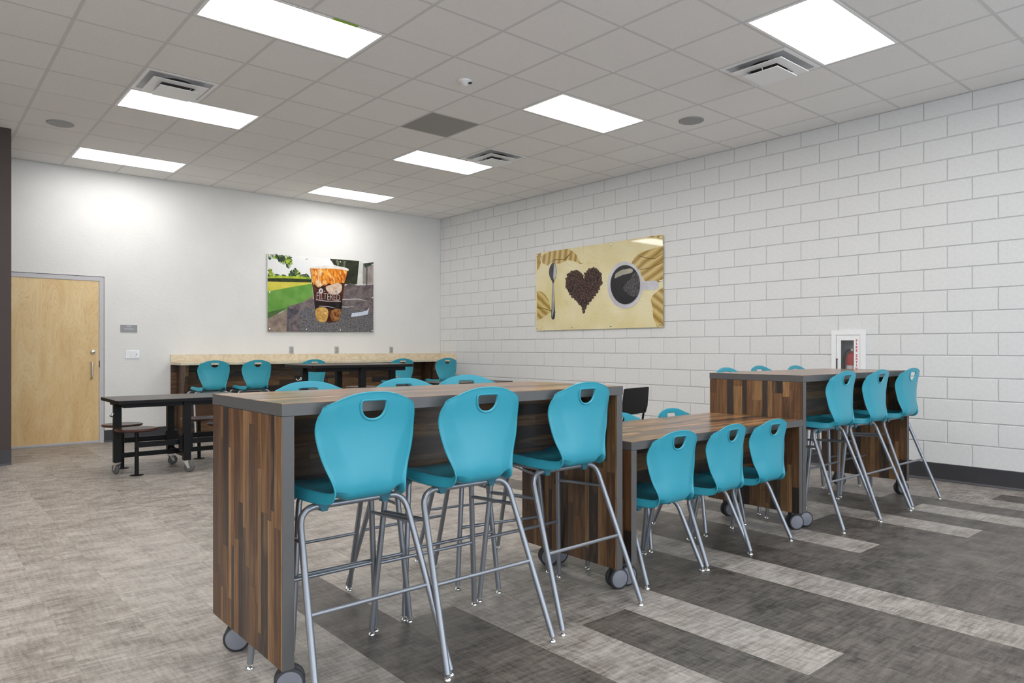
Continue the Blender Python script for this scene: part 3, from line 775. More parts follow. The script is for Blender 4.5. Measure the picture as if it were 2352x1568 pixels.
# ---- black chair
B = empty('black_chair', 'black chair with a flat panel back beyond the low table', 'chair', (-2.53, -6.30, 0), 0.2)
MB().prism([(-0.20, 0.66), (-0.225, 0.72), (-0.22, 0.885), (-0.21, 0.893), (0.21, 0.893), (0.22, 0.885), (0.225, 0.72), (0.20, 0.66)], (0, -0.21, 0), (1, 0, 0), (0, -0.10, 1), (0, 1, 0.0), 0.014).build('backrest', M['black'], B)
MB().box(-0.21, 0.21, -0.20, 0.21, 0.44, 0.465, bev=0.006).build('seat', M['black'], B)
for sx in (-1, 1):
    MB().tube([(sx*0.19, -0.22, 0), (sx*0.19, -0.23, 0.45), (sx*0.17, -0.275, 0.70)], 0.010, 8).build('leg', M['black'], B); MB().tube([(sx*0.19, 0.20, 0), (sx*0.19, 0.17, 0.445)], 0.010, 8).build('leg', M['black'], B)

# ================================================================== MOBILE STOOL TABLES
def small_caster(parent, x, y, z, ang):
    c = MB(); c.box(-0.024, 0.024, -0.024, 0.024, z-0.008, z); c.lathe([(0.02, z-0.022), (0.022, z-0.008)], (0, 0, 0), 'z', 14)
    for s in (-1, 1): c.prism([(-0.022, z-0.012), (0.022, z-0.012), (0.040, 0.040), (0.018, 0.038)], (0, s*0.019-0.0015, 0), (1, 0, 0), (0, 0, 1), (0, 1, 0), 0.003)
    o = c.build('caster', M['chrome'], parent); o.location = (x, y, 0); o.rotation_euler = (0, 0, ang)
    w = MB().lathe([(0.0, -0.014), (0.036, -0.013), (0.047, -0.011), (0.050, -0.005), (0.050, 0.005), (0.047, 0.011), (0.036, 0.013), (0.0, 0.014)], (0.026, 0, 0.050), 'y', 28)
    w.build('wheel', M['rubber'], o); return o
def stool_table(label, cx, cy, zt, zs, rz, spots):
    t = empty('stool_table', label, 'table', (cx, cy, 0), rz); a, b = 0.64, 0.387
    c_ = 0.03; poly = []
    for (sx, sy) in ((-1,-1),(1,-1),(1,1),(-1,1)):
        for k in range(5):
            an = math.atan2(sy, sx)-math.pi/4+math.pi/2*k/4; poly.append((sx*(a-c_)+c_*math.cos(an), sy*(b-c_)+c_*math.sin(an)))
    MB().prism(poly, (0, 0, zt-0.032), (1,0,0), (0,1,0), (0,0,1), 0.029, 0).prism(poly, (0, 0, zt-0.003), (1,0,0), (0,1,0), (0,0,1), 0.003, 1).build('table_top', [M['black'], M['blacktop']], t)
    ap = MB(); ap.box(-0.57, 0.57, -0.30, -0.27, zt-0.075, zt-0.033); ap.box(-0.57, 0.57, 0.27, 0.30, zt-0.075, zt-0.033); ap.box(-0.57, -0.54, -0.27, 0.27, zt-0.075, zt-0.033); ap.box(0.54, 0.57, -0.27, 0.27, zt-0.075, zt-0.033)
    ap.build('apron', M['black'], t)
    lw = 0.034
    for n, (x, y) in enumerate(((-0.565, 0.0), (0.565, 0.0), (0.0, -0.29), (0.0, 0.29))):
        MB().box(x-lw, x+lw, y-lw, y+lw, 0.118, zt-0.033, bev=0.003).build('leg', M['black'], t)
        small_caster(t, x, y, 0.118, (1.9, 0.4, -0.7, 0.2)[n])
    for zz in (0.30,):
        for y in (-0.22, 0.26): MB().box(-0.45, 0.45, y-0.012, y+0.012, zz-0.026, zz+0.026).build('rail', M['black'], t)
    MB().box(-0.53, 0.53, -0.014, 0.014, 0.160, 0.205).build('rail', M['black'], t)
    MB().box(-0.02, 0.02, -0.256, 0.256, 0.150, 0.195).build('cross_rail', M['black'], t)
    for y in (-0.255, 0.255): MB().box(-0.06, 0.06, y-0.03, y+0.03, 0.23, 0.37).build('fold_bracket', M['black'], t)
    for (x, y) in spots:
        s = MB(); pr = 0.192
        s.lathe([(0.02, zs-0.026), (pr-0.016, zs-0.026), (pr-0.004, zs-0.018), (pr, zs-0.010), (pr-0.004, zs-0.002), (pr-0.020, zs), (0.10, zs-0.003), (0.0, zs-0.006)], (x, y, 0), 'z', 36)
        so = s.build('stool_seat', M['stool_wood'], t)
        MB().lathe([(0.07, zs-0.031), (0.07, zs-0.0265)], (x, y, 0), 'z', 18).build('seat_plate', M['chrome'], so)
        MB().tube([(x, y, 0.006), (x, y, zs-0.03)], 0.019, 12).build('stool_post', M['black'], t)
        MB().lathe([(0.062, 0.0), (0.062, 0.004), (0.02, 0.010), (0.0, 0.010)], (x, y, 0), 'z', 24).build('stool_foot', M['black'], t)
        yy = -0.22 if y < 0 else 0.26; MB().tube([(x, y, 0.30), (x*0.9, yy, 0.30)], 0.014, 8).build('stool_arm', M['black'], t)
    for sx in (-1, 1):
        hk = [(sx*0.60, -0.012, zt-0.155), (sx*0.617, -0.030, zt-0.175), (sx*0.632, -0.045, zt-0.170), (sx*0.640, -0.052, zt-0.155)]
        h2 = [(p[0], -p[1], p[2]) for p in hk]
        MB().tube(hk, 0.005, 8).tube(h2, 0.005, 8).lathe([(0.014, zt-0.165), (0.014, zt-0.140)], (sx*0.602, 0, 0), 'z', 10).build('bag_hook', M['chrome'], t)
    return t
tc = (-5.222, -2.785)
stool_table('low black mobile table with round brown stools near the door', tc[0], tc[1], 0.746, 0.462, 0, [(-5.653-tc[0], -2.965-tc[1]), (-5.666-tc[0], -2.422-tc[1]), (-4.857-tc[0], -2.26-tc[1]), (-4.80-tc[0], -2.98-tc[1])])
stool_table('tall black mobile table with round stools in front of the stone counter', -3.40, -3.05, 1.056, 0.765, 0, [(-0.43, -0.19), (-0.44, 0.36), (0.38, 0.42), (0.42, -0.19)])
stool_table('low black mobile table by the block wall, mostly hidden behind the near table', -0.98, -2.05, 0.746, 0.462, 0, [(-0.43, -0.19), (-0.44, 0.36), (0.38, 0.36), (0.42, -0.19)])

# ================================================================== FIRE EXTINGUISHER CABINET
FCY, FCZ = (FX[0]+FX[1])/2, (FX[2]+FX[3])/2
E_ = empty('extinguisher_cabinet', 'white wall cabinet lettered FIRE EXTINGUISHER in red', 'cabinet', (0, FCY, FCZ))
def yb(m, y0, y1, z0, z1, x0, x1, mat=0): return m.box(x0, x1, y0-FCY, y1-FCY, z0-FCZ, z1-FCZ, mat)
fr = MB(); yb(fr, FX[0], FX[1], OP[3], FX[3], -0.016, -0.0005); yb(fr, FX[0], FX[1], FX[2], OP[2], -0.016, -0.0005); yb(fr, FX[0], OP[0], OP[2], OP[3], -0.016, -0.0005); yb(fr, OP[1], FX[1], OP[2], OP[3], -0.016, -0.0005)
fr.build('trim_frame', M['white'], E_)
bx = MB(); yb(bx, OP[0]+.001, OP[1]-.001, OP[2]+.001, OP[3]-.001, 0.155, 0.16); yb(bx, OP[0]+.001, OP[0]+.004, OP[2]+.001, OP[3]-.001, 0.0, 0.155); yb(bx, OP[1]-.004, OP[1]-.001, OP[2]+.001, OP[3]-.001, 0.0, 0.155); yb(bx, OP[0]+.004, OP[1]-.004, OP[2]+.001, OP[2]+.004, 0.0, 0.155); yb(bx, OP[0]+.004, OP[1]-.004, OP[3]-.004, OP[3]-.001, 0.0, 0.155)
bx.build('tub', M['cabinet_inside'], E_)
GY0, GY1, GZ0, GZ1 = -7.388, -7.255, 0.83, 1.324
dr = MB(); d0, d1 = OP[0]+0.004, OP[1]-0.004; e0, e1 = OP[2]+0.004, OP[3]-0.004
yb(dr, d0, d1, GZ1, e1, -0.012, -0.004); yb(dr, d0, d1, e0, GZ0, -0.012, -0.004); yb(dr, d0, GY0, GZ0, GZ1, -0.012, -0.004); yb(dr, GY1, d1, GZ0, GZ1, -0.012, -0.004)
do = dr.build('cabinet_door', M['white'], E_)
gl = MB(); yb(gl, GY0, GY1, GZ0, GZ1, -0.0085, -0.0065); gl.build('glass_pane', M['glass'], do)
hd = MB(); yb(hd, -7.221, -7.214, 0.96, 1.130, -0.022, -0.017); yb(hd, -7.223, -7.212, 1.122, 1.134, -0.022, -0.010); yb(hd, -7.223, -7.212, 0.956, 0.968, -0.022, -0.010); hd.build('door_pull', M['dark'], do)
z = 1.318
for ch in 'FIRE EXTINGUISHER':
    if ch != ' ': text('letter', ch, 0.033, M['red'], (-0.0125, -7.416-FCY, z-FCZ), RIGHT, do, bold=0.0011)
    z -= 0.0335 if ch != ' ' else 0.018
X = empty('fire_extinguisher', 'red fire extinguisher with black hose inside the white wall cabinet', 'fire extinguisher', (0.075, -7.335, 0.775))
MB().lathe([(0.0, 0.0), (0.055, 0.002), (0.058, 0.01), (0.058, 0.36), (0.050, 0.395), (0.030, 0.415), (0.018, 0.42), (0.018, 0.435)], seg=32).build('cylinder', M['red'], X)
MB().lathe([(0.0586, 0.17), (0.0586, 0.29)], seg=32).build('label_band', M['paper'], X)
MB().lathe([(0.02, 0.435), (0.022, 0.455), (0.012, 0.465)], seg=16).box(-0.012, 0.012, -0.06, 0.02, 0.465, 0.472).box(-0.012, 0.012, -0.055, 0.015, 0.482, 0.490).build('valve_handle', M['steel'], X)
MB().tube(fillet([(0, 0.02, 0.452), (0, 0.062, 0.44), (0, 0.085, 0.36), (-0.02, 0.082, 0.10)], 0.05), 0.009, 10).build('hose', M['black'], X)

# ================================================================== WALL PICTURES (acrylic prints)
def ink(name, c, c2=None, scale=8, rough=0.04, detail=4, sharp=False, stretch=None):
    g = G(name); p = g.pos()
    if stretch: p = g.vscale(p, stretch)
    nz = g.noise(p, scale, detail, 0.6)
    c2 = c2 or tuple(x*0.8 for x in c)
    g.set(color=g.ramp(nz, [(0.46, c), (0.54, c2)] if sharp else [(0.35, c), (0.65, c2)]), rough=rough, spec=0.35); return g.m
class Art:
    """flat shapes given by pixels of the photograph, laid on a wall panel"""
    def __init__(s, plane, root, org, sc, proud):
        s.plane, s.root, s.org, s.sc, s.z, s.proud = plane, root, org, sc, 0, proud
    def pt(s, x, y):
        px, py = s.org[0]+x*s.sc, s.org[1]+y*s.sc
        return at_y(px, py, 0.0-s.proud) if s.plane == 'y' else at_x(px, py, 0.0-s.proud)
    def poly(s, name, pts, mat, smooth=0):
        s.z += 1; n_ = Vector((0,-1,0)) if s.plane == 'y' else Vector((-1,0,0))
        P = [s.pt(*p) for p in pts]
        if smooth:
            Q = []; k = len(P)
            for i in range(k):
                a, b, c, d = P[i-1], P[i], P[(i+1) % k], P[(i+2) % k]
                for t in range(smooth):
                    t = t/smooth; Q.append(0.5*((2*b)+(c-a)*t+(2*a-5*b+4*c-d)*t*t+(3*b-a-3*c+d)*t**3))
            P = Q
        lift = n_*(0.00010*s.z)
        import bmesh
        bm = bmesh.new(); vs_ = [bm.verts.new(p+lift-s.root.location) for p in P]; fc = bm.faces.new(vs_); fc.normal_update()
        if fc.normal.dot(n_) < 0: fc.normal_flip()
        bmesh.ops.triangulate(bm, faces=bm.faces[:])
        me = bpy.data.meshes.new(name); bm.to_mesh(me); bm.free(); me.materials.append(mat)
        o = bpy.data.objects.new(name, me); COL.objects.link(o); o.parent = s.root; return o
def circ(cx, cy, rx, ry, n=28, rot=0.0):
    return [(cx+rx*math.cos(2*math.pi*k/n)*math.cos(rot)-ry*math.sin(2*math.pi*k/n)*math.sin(rot), cy+rx*math.cos(2*math.pi*k/n)*math.sin(rot)+ry*math.sin(2*math.pi*k/n)*math.cos(rot)) for k in range(n)]

def in_poly(x, y, P):
    c = False
    for i in range(len(P)):
        (x1, y1), (x2, y2) = P[i], P[i-1]
        if (y1 > y) != (y2 > y) and x < (x2-x1)*(y-y1)/(y2-y1)+x1: c = not c
    return c
def scatter(A, name, region, mats, n, r0, r1, seed, asp=0.6, ang=None):
    rr_ = random.Random(seed); xs_ = [p[0] for p in region]; ys_ = [p[1] for p in region]; mbs = [MB() for _ in mats]; k = 0
    nrm = Vector((0, -1, 0)) if A.plane == 'y' else Vector((-1, 0, 0))
    while k < n:
        x, y = rr_.uniform(min(xs_), max(xs_)), rr_.uniform(min(ys_), max(ys_))
        if not in_poly(x, y, region): continue
        r = rr_.uniform(r0, r1); an = rr_.uniform(0, 3.14) if ang is None else ang+rr_.uniform(-0.35, 0.35)
        Q = [A.pt(*p)+nrm*(0.0001*(A.z+1)+0.00012*k/n)-A.root.location for p in circ(x, y, r, r*asp*rr_.uniform(0.6, 1.2), 9, an)]
        mbs[rr_.randrange(len(mats))].add(Q, [tuple(range(9))]); k += 1
    A.z += 3
    for m, mt in zip(mbs, mats):
        if m.f: m.build(name, mt, A.root)
# ---- iced coffee picture, back wall
PX0, PX1, PZ0, PZ1 = -3.19, -1.361, 1.502, 2.684; PR = 0.022
P1 = empty('coffee_cup_picture', 'acrylic picture of an iced coffee cup outdoors on the back wall', 'picture', ((PX0+PX1)/2, 0, (PZ0+PZ1)/2))
a, b = (PX1-PX0)/2, (PZ1-PZ0)/2
MB().box(-a, a, -PR, -PR+0.008, -b, b).build('panel', ink('print_sky', (0.80, 0.81, 0.82), (0.86, 0.86, 0.86), 3), P1)
A = Art('y', P1, (580, 560), 300/2138, PR+0.0002)
grn, ygr, dgr = ink('print_leaf', srgb(96, 130, 50), srgb(40, 60, 40), 14), ink('print_yellow_leaf', srgb(200, 215, 60), srgb(120, 150, 50), 10), ink('print_dark_leaf', srgb(44, 56, 40), srgb(70, 84, 74), 16)
lw = ink('print_pale_leaf', srgb(196, 206, 200), srgb(160, 176, 160), 10); yl = ink('print_lit_leaf', srgb(178, 196, 66), srgb(150, 176, 60), 10); mg = ink('print_mid_leaf', srgb(92, 120, 60), srgb(70, 96, 56), 10)
scatter(A, 'print_tree', [(262,182),(570,195),(640,225),(640,320),(600,400),(540,330),(430,290),(390,225),(262,245)], [dgr, mg, lw, lw, yl], 150, 12, 34, 5, 0.8)
scatter(A, 'print_tree', [(420,210),(520,205),(530,280),(470,300),(420,275)], [dgr, dgr, mg], 40, 12, 26, 6, 0.8)
scatter(A, 'print_tree', [(560,215),(640,225),(640,320),(590,360),(540,300)], [yl, yl, mg], 40, 12, 28, 7, 0.8)
scatter(A, 'print_bush', [(262,420),(300,410),(340,490),(345,545),(262,550)], [yl, mg, dgr], 40, 12, 26, 8, 0.8)
scatter(A, 'print_bush', [(600,460),(650,430),(700,410),(750,450),(785,490),(785,530),(600,530)], [dgr, mg, yl], 70, 12, 26, 9, 0.8)
scatter(A, 'print_bush', [(365,490),(400,480),(440,515),(500,505),(560,525),(365,540)], [dgr, mg], 40, 8, 18, 10, 0.8)
scatter(A, 'print_bush', [(800,500),(850,500),(890,490),(925,535),(800,545)], [dgr, dgr, mg], 40, 8, 18, 11, 0.8)
A.poly('print_hedge', [(244,545),(350,515),(940,540),(962,580),(962,590),(244,565)], ygr)
A.poly('print_hedge', [(244,562),(500,560),(960,580),(965,632),(600,625),(244,615)], ink('print_hedge_shade', srgb(36, 44, 30), srgb(60, 68, 44), 20))
A.poly('print_lawn', [(244,615),(965,632),(972,690),(244,790)], ink('print_sunny_lawn', srgb(224,206,88), srgb(186,196,66), 3))
A.poly('print_lawn', [(244,780),(720,690),(974,650),(990,860),(760,990),(560,1075),(244,1190)], ink('print_grass', srgb(92,148,58), srgb(118,166,80), 5))
A.poly('print_lawn', [(244,1120),(560,1040),(400,1150),(244,1225)], ink('print_grass_shade', srgb(62,96,46), srgb(96,120,70), 9))
A.poly('print_ground', [(244,1225),(560,1075),(760,990),(990,850),(1000,960),(580,1020),(560,1436),(244,1436)], ink('print_dirt', srgb(160,142,128), srgb(122,106,98), 12))
A.poly('print_shade', [(1260,242),(1745,278),(1745,360),(1720,660),(1500,660),(1540,420),(1330,340),(1300,290)], ink('print_dark_tree', srgb(34,36,28), srgb(60,66,50), 6))
A.poly('print_trunk', [(1360,270),(1400,262),(1420,340),(1395,380)], ink('print_bark', srgb(96,104,80), srgb(130,132,110), 9))
A.poly('print_trunk', [(1490,280),(1525,275),(1510,380),(1485,380)], ink('print_bark_b', srgb(120,122,104), srgb(90,92,76), 9))
A.poly('print_building', [(1800,330),(1978,300),(1978,660),(1800,660)], ink('print_grey_wall', srgb(176,160,156), srgb(130,124,122), 5))
A.poly('print_canopy', [(1810,320),(1978,298),(1978,335),(1840,390)], dgr)
A.poly('print_post', [(1745,285),(1810,290),(1800,500),(1780,680),(1710,670),(1730,420)], ink('print_white_post', srgb(222,224,220), srgb(200,202,196), 5))
A.poly('print_post', [(1862,380),(1880,380),(1876,690),(1860,690)], dgr)
A.poly('print_rock', [(1000,900),(1480,700),(1600,640),(1720,680),(1978,665),(1978,1446),(560,1436),(575,1025)], ink('print_rock', srgb(128,116,118), srgb(86,78,82), 14))
A.poly('print_rock', [(570,1040),(760,1090),(720,1150),(600,1240),(590,1436),(556,1436)], ink('print_rock_shade', srgb(70,68,76), srgb(96,92,100), 12))
A.poly('print_granite', [(790,1100),(880,1050),(1000,1040),(1450,1040),(1978,1120),(1978,1446),(780,1438),(770,1250)], ink('print_granite', srgb(58,56,60), srgb(132,130,134), 70, sharp=False, detail=2))
A.poly('print_crack', [(1470,905),(1700,895),(1940,940),(1700,905),(1470,915)], M['paper'])
A.poly('print_crack', [(1400,1020),(1560,1030),(1700,1010),(1560,1040),(1400,1030)], M['paper'])
A.poly('print_paper', [(1612,1195),(1625,1135),(1790,1110),(1870,1090),(1908,1042),(1885,1155),(1820,1165),(1740,1180)], ink('print_paper', srgb(196,206,226), srgb(214,222,236), 6))
cup = [(940,400),(1000,395),(1560,410),(1535,520),(1490,760),(1465,960),(1440,1200),(1400,1270),(1250,1290),(1120,1280),(1050,1230),(1020,1060),(985,720)]
A.poly('print_cup', cup, ink('print_coffee', srgb(88,44,26), srgb(44,26,26), 6))
A.poly('print_cup_top', [(940,400),(1560,410),(1535,520),(1500,640),(1420,640),(1330,690),(1250,640),(1180,690),(1100,660),(1040,700),(1000,640),(975,600)], ink('print_amber', srgb(236,150,40), srgb(196,98,30), 8))
A.poly('print_milk', [(1060,420),(1130,430),(1155,470),(1110,540),(1130,600),(1190,620),(1140,680),(1075,715),(1030,660),(1035,580),(1070,520)], ink('print_milk', srgb(238,220,190), srgb(226,170,100), 16), 2)
scatter(A, 'print_swirl', [(985,420),(1530,440),(1500,600),(1420,660),(1200,640),(1060,660),(1000,560)], [ink('print_swirl_a', srgb(246,176,70), srgb(236,150,50), 8), ink('print_swirl_b', srgb(206,104,34), srgb(176,80,26), 8), ink('print_swirl_c', srgb(250,206,130), srgb(236,180,96), 8)], 70, 16, 48, 12, 0.35, 1.3)
scatter(A, 'print_swirl', [(1010,680),(1200,680),(1220,800),(1200,900),(1030,900)], [ink('print_swirl_d', srgb(120,58,30), srgb(90,40,24), 8), ink('print_swirl_e', srgb(60,30,24), srgb(40,24,22), 8)], 30, 14, 34, 13, 0.4, 1.3)
A.poly('print_milk', [(950,410),(975,410),(1000,560),(1000,680),(975,620)], ink('print_milk_b', srgb(240,190,120), srgb(210,130,60), 16))
A.poly('print_dark_coffee', [(1010,940),(1470,960),(1452,1080),(1330,1090),(1250,1060),(1025,1060)], ink('print_black_coffee', srgb(24,18,22), srgb(44,26,24), 6))
A.poly('print_milk', [(1200,700),(1290,670),(1400,640),(1460,680),(1452,770),(1400,815),(1300,825),(1225,780)], ink('print_milk_c', srgb(232,218,204), srgb(206,166,136), 14), 3)
A.poly('print_ice', [(1028,1085),(1080,1040),(1200,1045),(1240,1120),(1220,1230),(1180,1280),(1090,1270),(1040,1210)], ink('print_ice', srgb(216,176,98), srgb(184,128,56), 14), 2)
A.poly('print_ice', [(1270,1130),(1330,1070),(1440,1070),(1430,1200),(1390,1260),(1290,1250)], ink('print_ice_b', srgb(170,120,66), srgb(120,66,32), 14), 2)
scatter(A, 'print_ice_grain', [(1045,1085),(1190,1060),(1225,1140),(1190,1255),(1080,1245)], [ink('print_ice_c', srgb(232,200,128), srgb(222,184,110), 8), ink('print_ice_d', srgb(190,140,70), srgb(170,116,54), 8)], 50, 10, 26, 14, 0.35, 0.1)
scatter(A, 'print_ice_grain', [(1295,1130),(1425,1085),(1415,1200),(1310,1235)], [ink('print_ice_e', srgb(186,134,76), srgb(160,106,56), 8), ink('print_ice_f', srgb(110,58,30), srgb(84,42,26), 8)], 30, 10, 24, 15, 0.35, 1.4)
A.poly('print_rim', [(930,395),(1000,370),(1180,355),(1400,365),(1540,395),(1572,425),(1555,440),(1500,425),(1300,405),(1000,402)], ink('print_rim', srgb(240,236,230), srgb(222,214,206), 8), 2)
wl = ink('print_white_line', srgb(214, 204, 208), srgb(190, 176, 184), 9)
A.poly('print_badge', circ(1117,770,37,44), wl); A.poly('print_badge_mark', circ(1117,770,11,18), ink('print_badge_dark', srgb(60,40,40)))
A.poly('print_badge', circ(1180,775,8,9), wl); A.poly('print_badge', circ(1366,778,30,36), wl)
A.poly('print_heart', [(1366,800),(1346,778),(1354,764),(1366,772),(1378,764),(1386,778)], ink('print_heart', srgb(176,150,130)))
A.poly('print_underline', [(1035,905),(1200,930),(1440,935),(1440,945),(1200,942),(1035,915)], wl); A.poly('print_underline', [(1090,1012),(1240,1020),(1380,1055),(1240,1032),(1090,1020)], wl)
pc = A.pt(1240, 868)
text('lettering', 'FILTERED', 0.152, wl, (pc.x-P1.location.x, -PR-0.0062, pc.z-P1.location.z), (math.pi/2, 0.035, 0), P1, 0.0005, xs=0.66, bold=-0.0022)
for u in (-1, -0.33, 0.33, 1):
    for v in (-1, 0, 1):
        if v == 0 and abs(u) < 1: continue
        MB().lathe([(0.014, -PR-0.0002), (0.014, -PR-0.007), (0.010, -PR-0.009), (0.0, -PR-0.009)], (u*(a-0.035), 0, v*(b-0.035)), 'y', 14).build('standoff_bolt', M['chrome'], P1)
        MB().lathe([(0.009, -PR+0.008), (0.009, 0.0)], (u*(a-0.035), 0, v*(b-0.035)), 'y', 10).build('standoff_post', M['steel'], P1)

# ---- spoon / heart / cup picture, block wall
QY0, QY1, QZ0, QZ1 = -4.988, -2.59, 1.511, 2.695
P2 = empty('coffee_bean_picture', 'acrylic picture of spoon, coffee bean heart and coffee cup on the block wall', 'picture', (0, (QY0+QY1)/2, (QZ0+QZ1)/2))
a, b = (QY1-QY0)/2, (QZ1-QZ0)/2
def cream():
    g = G('print_cream_waves'); p = g.pos(); s_ = g.n('ShaderNodeSeparateXYZ', {0: p})
    v = g.n('ShaderNodeCombineXYZ', {0: g.math('MULTIPLY', s_.outputs[1], 0.9), 1: s_.outputs[2], 2: 0.0}).outputs[0]
    nz = g.noise(v, 1.5, 2, 0.4, 0.6)
    fr_ = g.math('FRACT', g.math('ADD', g.math('MULTIPLY', nz, 36.0), g.math('MULTIPLY', s_.outputs[2], 16.0)))
    line = g.ramp(fr_, [(0.0, (1,1,1)), (0.16, (0,0,0)), (0.9, (0,0,0)), (1.0, (1,1,1))])
    base = g.ramp(g.noise(p, 2.2, 2), [(0.35, srgb(232,222,184)), (0.65, srgb(222,208,158))])
    g.set(color=g.mix(g.math('MULTIPLY', line, 0.40), base, (*srgb(196,188,118), 1)), rough=0.03); return g.m
def leafmat(name, ang):
    g = G(name); p = g.pos(); s_ = g.n('ShaderNodeSeparateXYZ', {0: p}); w = g.math('ADD', g.math('MULTIPLY', s_.outputs[1], math.cos(ang)), g.math('MULTIPLY', s_.outputs[2], math.sin(ang)))
    w = g.math('ADD', w, g.math('MULTIPLY', g.noise(p, 5, 2), 0.05))
    fr_ = g.math('FRACT', g.math('MULTIPLY', w, 85.0)); big = g.math('FRACT', g.math('MULTIPLY', w, 9.0))
    line = g.math('MULTIPLY', g.ramp(fr_, [(0.0, (1,1,1)), (0.45, (0,0,0)), (1.0, (0.4,0.4,0.4))]), g.ramp(big, [(0.0, (1,1,1)), (0.6, (0.15,0.15,0.15)), (1.0, (1,1,1))]))
    base = g.ramp(big, [(0.0, srgb(176,142,70)), (0.5, srgb(222,200,140)), (1.0, srgb(160,126,60))])
    g.set(color=g.mix(g.math('MULTIPLY', line, 0.8), base, (*srgb(118,88,36), 1)), rough=0.03); return g.m
MB().box(-PR, -PR+0.008, -a, a, -b, b).build('panel', cream(), P2)
A = Art('x', P2, (1210, 520), 340/2050, PR+0.0002)
lf1, lf2, lf3 = leafmat('print_leaf_a', 0.15), leafmat('print_leaf_b', 1.1), leafmat('print_leaf_c', 2.2)
vein = ink('print_vein', srgb(120,92,40))
A.poly('print_leaf', [(185,415),(320,345),(570,310),(650,350),(690,395),(740,500),(790,512),(740,520),(640,475),(560,465),(470,510),(400,520),(330,500),(290,545),(240,520),(215,500)], lf1)
A.poly('print_leaf', [(137,385),(200,365),(185,440),(195,500),(175,580),(140,610)], ink('print_leaf_plain', srgb(190,160,92), srgb(150,120,60), 6))
A.poly('print_leaf_vein', [(330,500),(380,455),(520,450),(590,380),(640,350),(600,385),(540,460),(390,465)], vein)
A.poly('print_leaf', [(1890,265),(1700,320),(1560,370),(1490,430),(1450,500),(1470,560),(1560,610),(1610,720),(1640,760),(1820,780),(1890,720)], lf2)
A.poly('print_leaf', [(1890,840),(1800,900),(1740,960),(1715,1010),(1740,1120),(1750,1260),(1800,1390),(1892,1388)], lf3)
A.poly('print_leaf', [(1665,160),(1700,135),(1892,120),(1892,180),(1760,150)], lf1)
A.poly('print_leaf_vein', [(1540,400),(1700,440),(1770,440),(1890,360),(1890,368),(1772,450),(1700,450),(1540,408)], vein)
A.poly('print_leaf_vein', [(1570,590),(1700,570),(1890,490),(1890,500),(1700,580),(1570,600)], vein)
A.poly('print_leaf', [(140,890),(200,900),(260,950),(305,1020),(320,1080),(330,1150),(410,1185),(395,1195),(300,1200),(230,1260),(145,1305)], lf3)
A.poly('print_leaf_vein', [(140,1120),(230,1125),(320,1160),(410,1180),(320,1170),(230,1135),(140,1130)], vein)
spoon_l, spoon_d = ink('print_spoon_light', srgb(196,192,190), srgb(150,150,158), 4), ink('print_spoon_dark', srgb(50,50,58), srgb(80,80,88), 4)
A.poly('print_spoon', [(375,498),(350,510),(320,560),(308,620),(312,680),(340,740),(352,770),(350,900),(345,1100),(338,1240),(350,1280),(375,1285),(392,1240),(388,1100),(378,900),(376,770),(400,720),(416,650),(414,590),(398,530)], spoon_d, 2)
A.poly('print_spoon_shine', [(378,508),(398,545),(412,610),(408,680),(380,745),(366,700),(372,600)], spoon_l, 2)
A.poly('print_spoon_shine', [(356,780),(372,780),(374,900),(380,1100),(372,1180),(352,1260),(346,1240),(354,1000)], spoon_l)
# bean heart
hp = []
for k in range(72):
    t = 2*math.pi*k/72; hx, hy = 16*math.sin(t)**3, 13*math.cos(t)-5*math.cos(2*t)-2*math.cos(3*t)-math.cos(4*t)
    hp.append((790+hx*15.6, 838-hy*20.6-hx*1.7))
def inpoly(x, y, P):
    c = False
    for i in range(len(P)):
        (x1, y1), (x2, y2) = P[i], P[i-1]
        if (y1 > y) != (y2 > y) and x < (x2-x1)*(y-y1)/(y2-y1)+x1: c = not c
    return c
bd, b1, b2, bl = ink('print_bean_shadow', srgb(38,26,22)), ink('print_bean_a', srgb(84,58,50), srgb(56,38,34), 40), ink('print_bean_b', srgb(68,46,42), srgb(44,30,28), 40), ink('print_bean_line', srgb(140,112,100))
A.poly('print_bean_heart', hp, bd)
rr = random.Random(3); pts = []
for _ in range(5000):
    x, y = rr.uniform(525, 1060), rr.uniform(495, 1215)
    if not inpoly(x, y, hp): continue
    if all((x-q[0])**2+(y-q[1])**2 > 27**2 for q in pts): pts.append((x, y))
bean = {0: MB(), 1: MB(), 2: MB()}; base_z = 0.00010*(A.z+2)
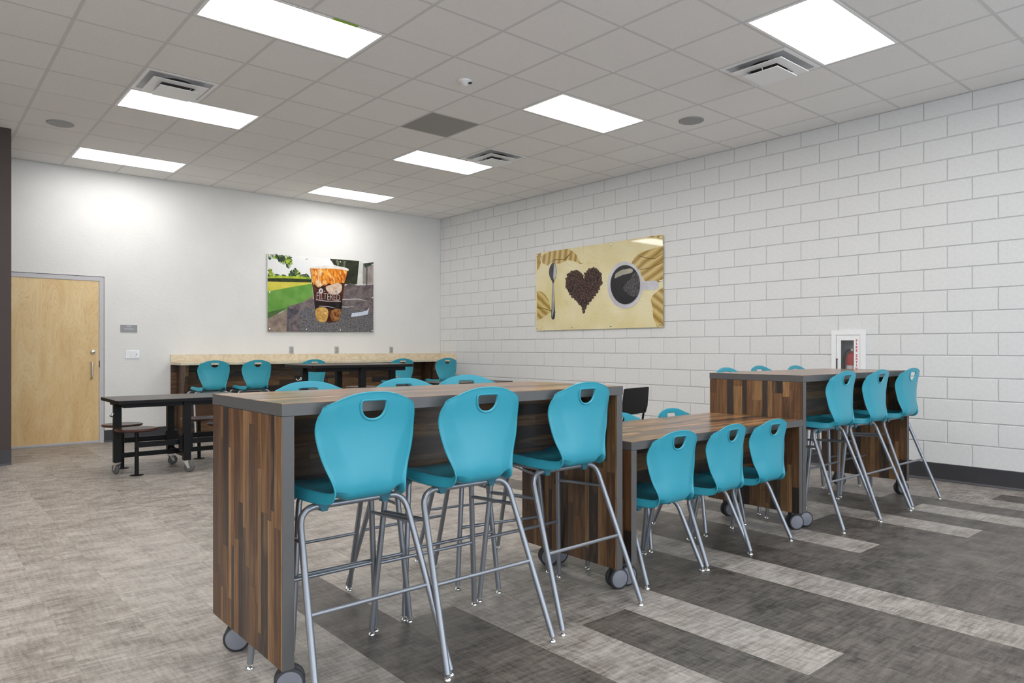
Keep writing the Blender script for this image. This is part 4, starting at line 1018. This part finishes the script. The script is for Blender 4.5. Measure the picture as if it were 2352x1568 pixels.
for n, (x, y) in enumerate(pts):
    ro_ = rr.uniform(0, 3.14); rx = rr.uniform(22, 30)
    for key, pl, dz in ((n % 2, circ(x, y, rx, rx*0.66, 10, ro_), 0.0001*(n % 7)), (2, circ(x-2, y-2, rx*0.75, rx*0.07, 6, ro_+rr.uniform(-.1, .1)), 0.0008)):
        Q = [A.pt(*p)-Vector((base_z+dz, 0, 0))-P2.location for p in pl]; bean[key].add(Q, [tuple(range(len(Q)))])
for key, mt in ((0, b1), (1, b2), (2, bl)): bean[key].build('print_beans', mt, P2)
A.z += 14
wc = ink('print_china', srgb(214,212,218), srgb(186,184,194), 3)
A.poly('print_cup_handle', [(1590,765),(1640,755),(1780,750),(1820,765),(1828,820),(1818,865),(1760,880),(1640,878),(1590,870)], wc, 1)
A.poly('print_cup_rim', circ(1362,812,246,326,40), wc)
A.poly('print_cup_inner', circ(1368,810,214,280,40), ink('print_china_shade', srgb(164,162,170), srgb(190,188,194), 3))
A.poly('print_coffee', circ(1366,806,205,272,40), ink('print_black_drink', srgb(26,26,28), srgb(34,33,36), 4))
A.poly('print_gleam', [(1220,700),(1235,650),(1320,600),(1360,595),(1420,580),(1465,590),(1470,620),(1440,645),(1330,670),(1225,718)], ink('print_gleam', srgb(176,172,156), srgb(150,146,132), 4), 2)
A.poly('print_foam', [(1490,630),(1530,640),(1560,720),(1570,820),(1545,930),(1500,980),(1430,955),(1350,890),(1335,840),(1390,760),(1430,740)], ink('print_foam', srgb(96,90,94), srgb(38,36,38), 50, detail=2))
for u in (-1, -0.36, 0.28, 1):
    for v in (-1, 0, 1):
        if v == 0 and u > -1 and u < 1: continue
        MB().lathe([(0.014, -PR-0.0002), (0.014, -PR-0.007), (0.010, -PR-0.009), (0.0, -PR-0.009)], (0, -u*(a-0.035), v*(b-0.035)), 'x', 14).build('standoff_bolt', M['chrome'], P2)
        MB().lathe([(0.009, -PR+0.008), (0.009, -0.0002)], (0, -u*(a-0.035), v*(b-0.035)), 'x', 10).build('standoff_post', M['steel'], P2)
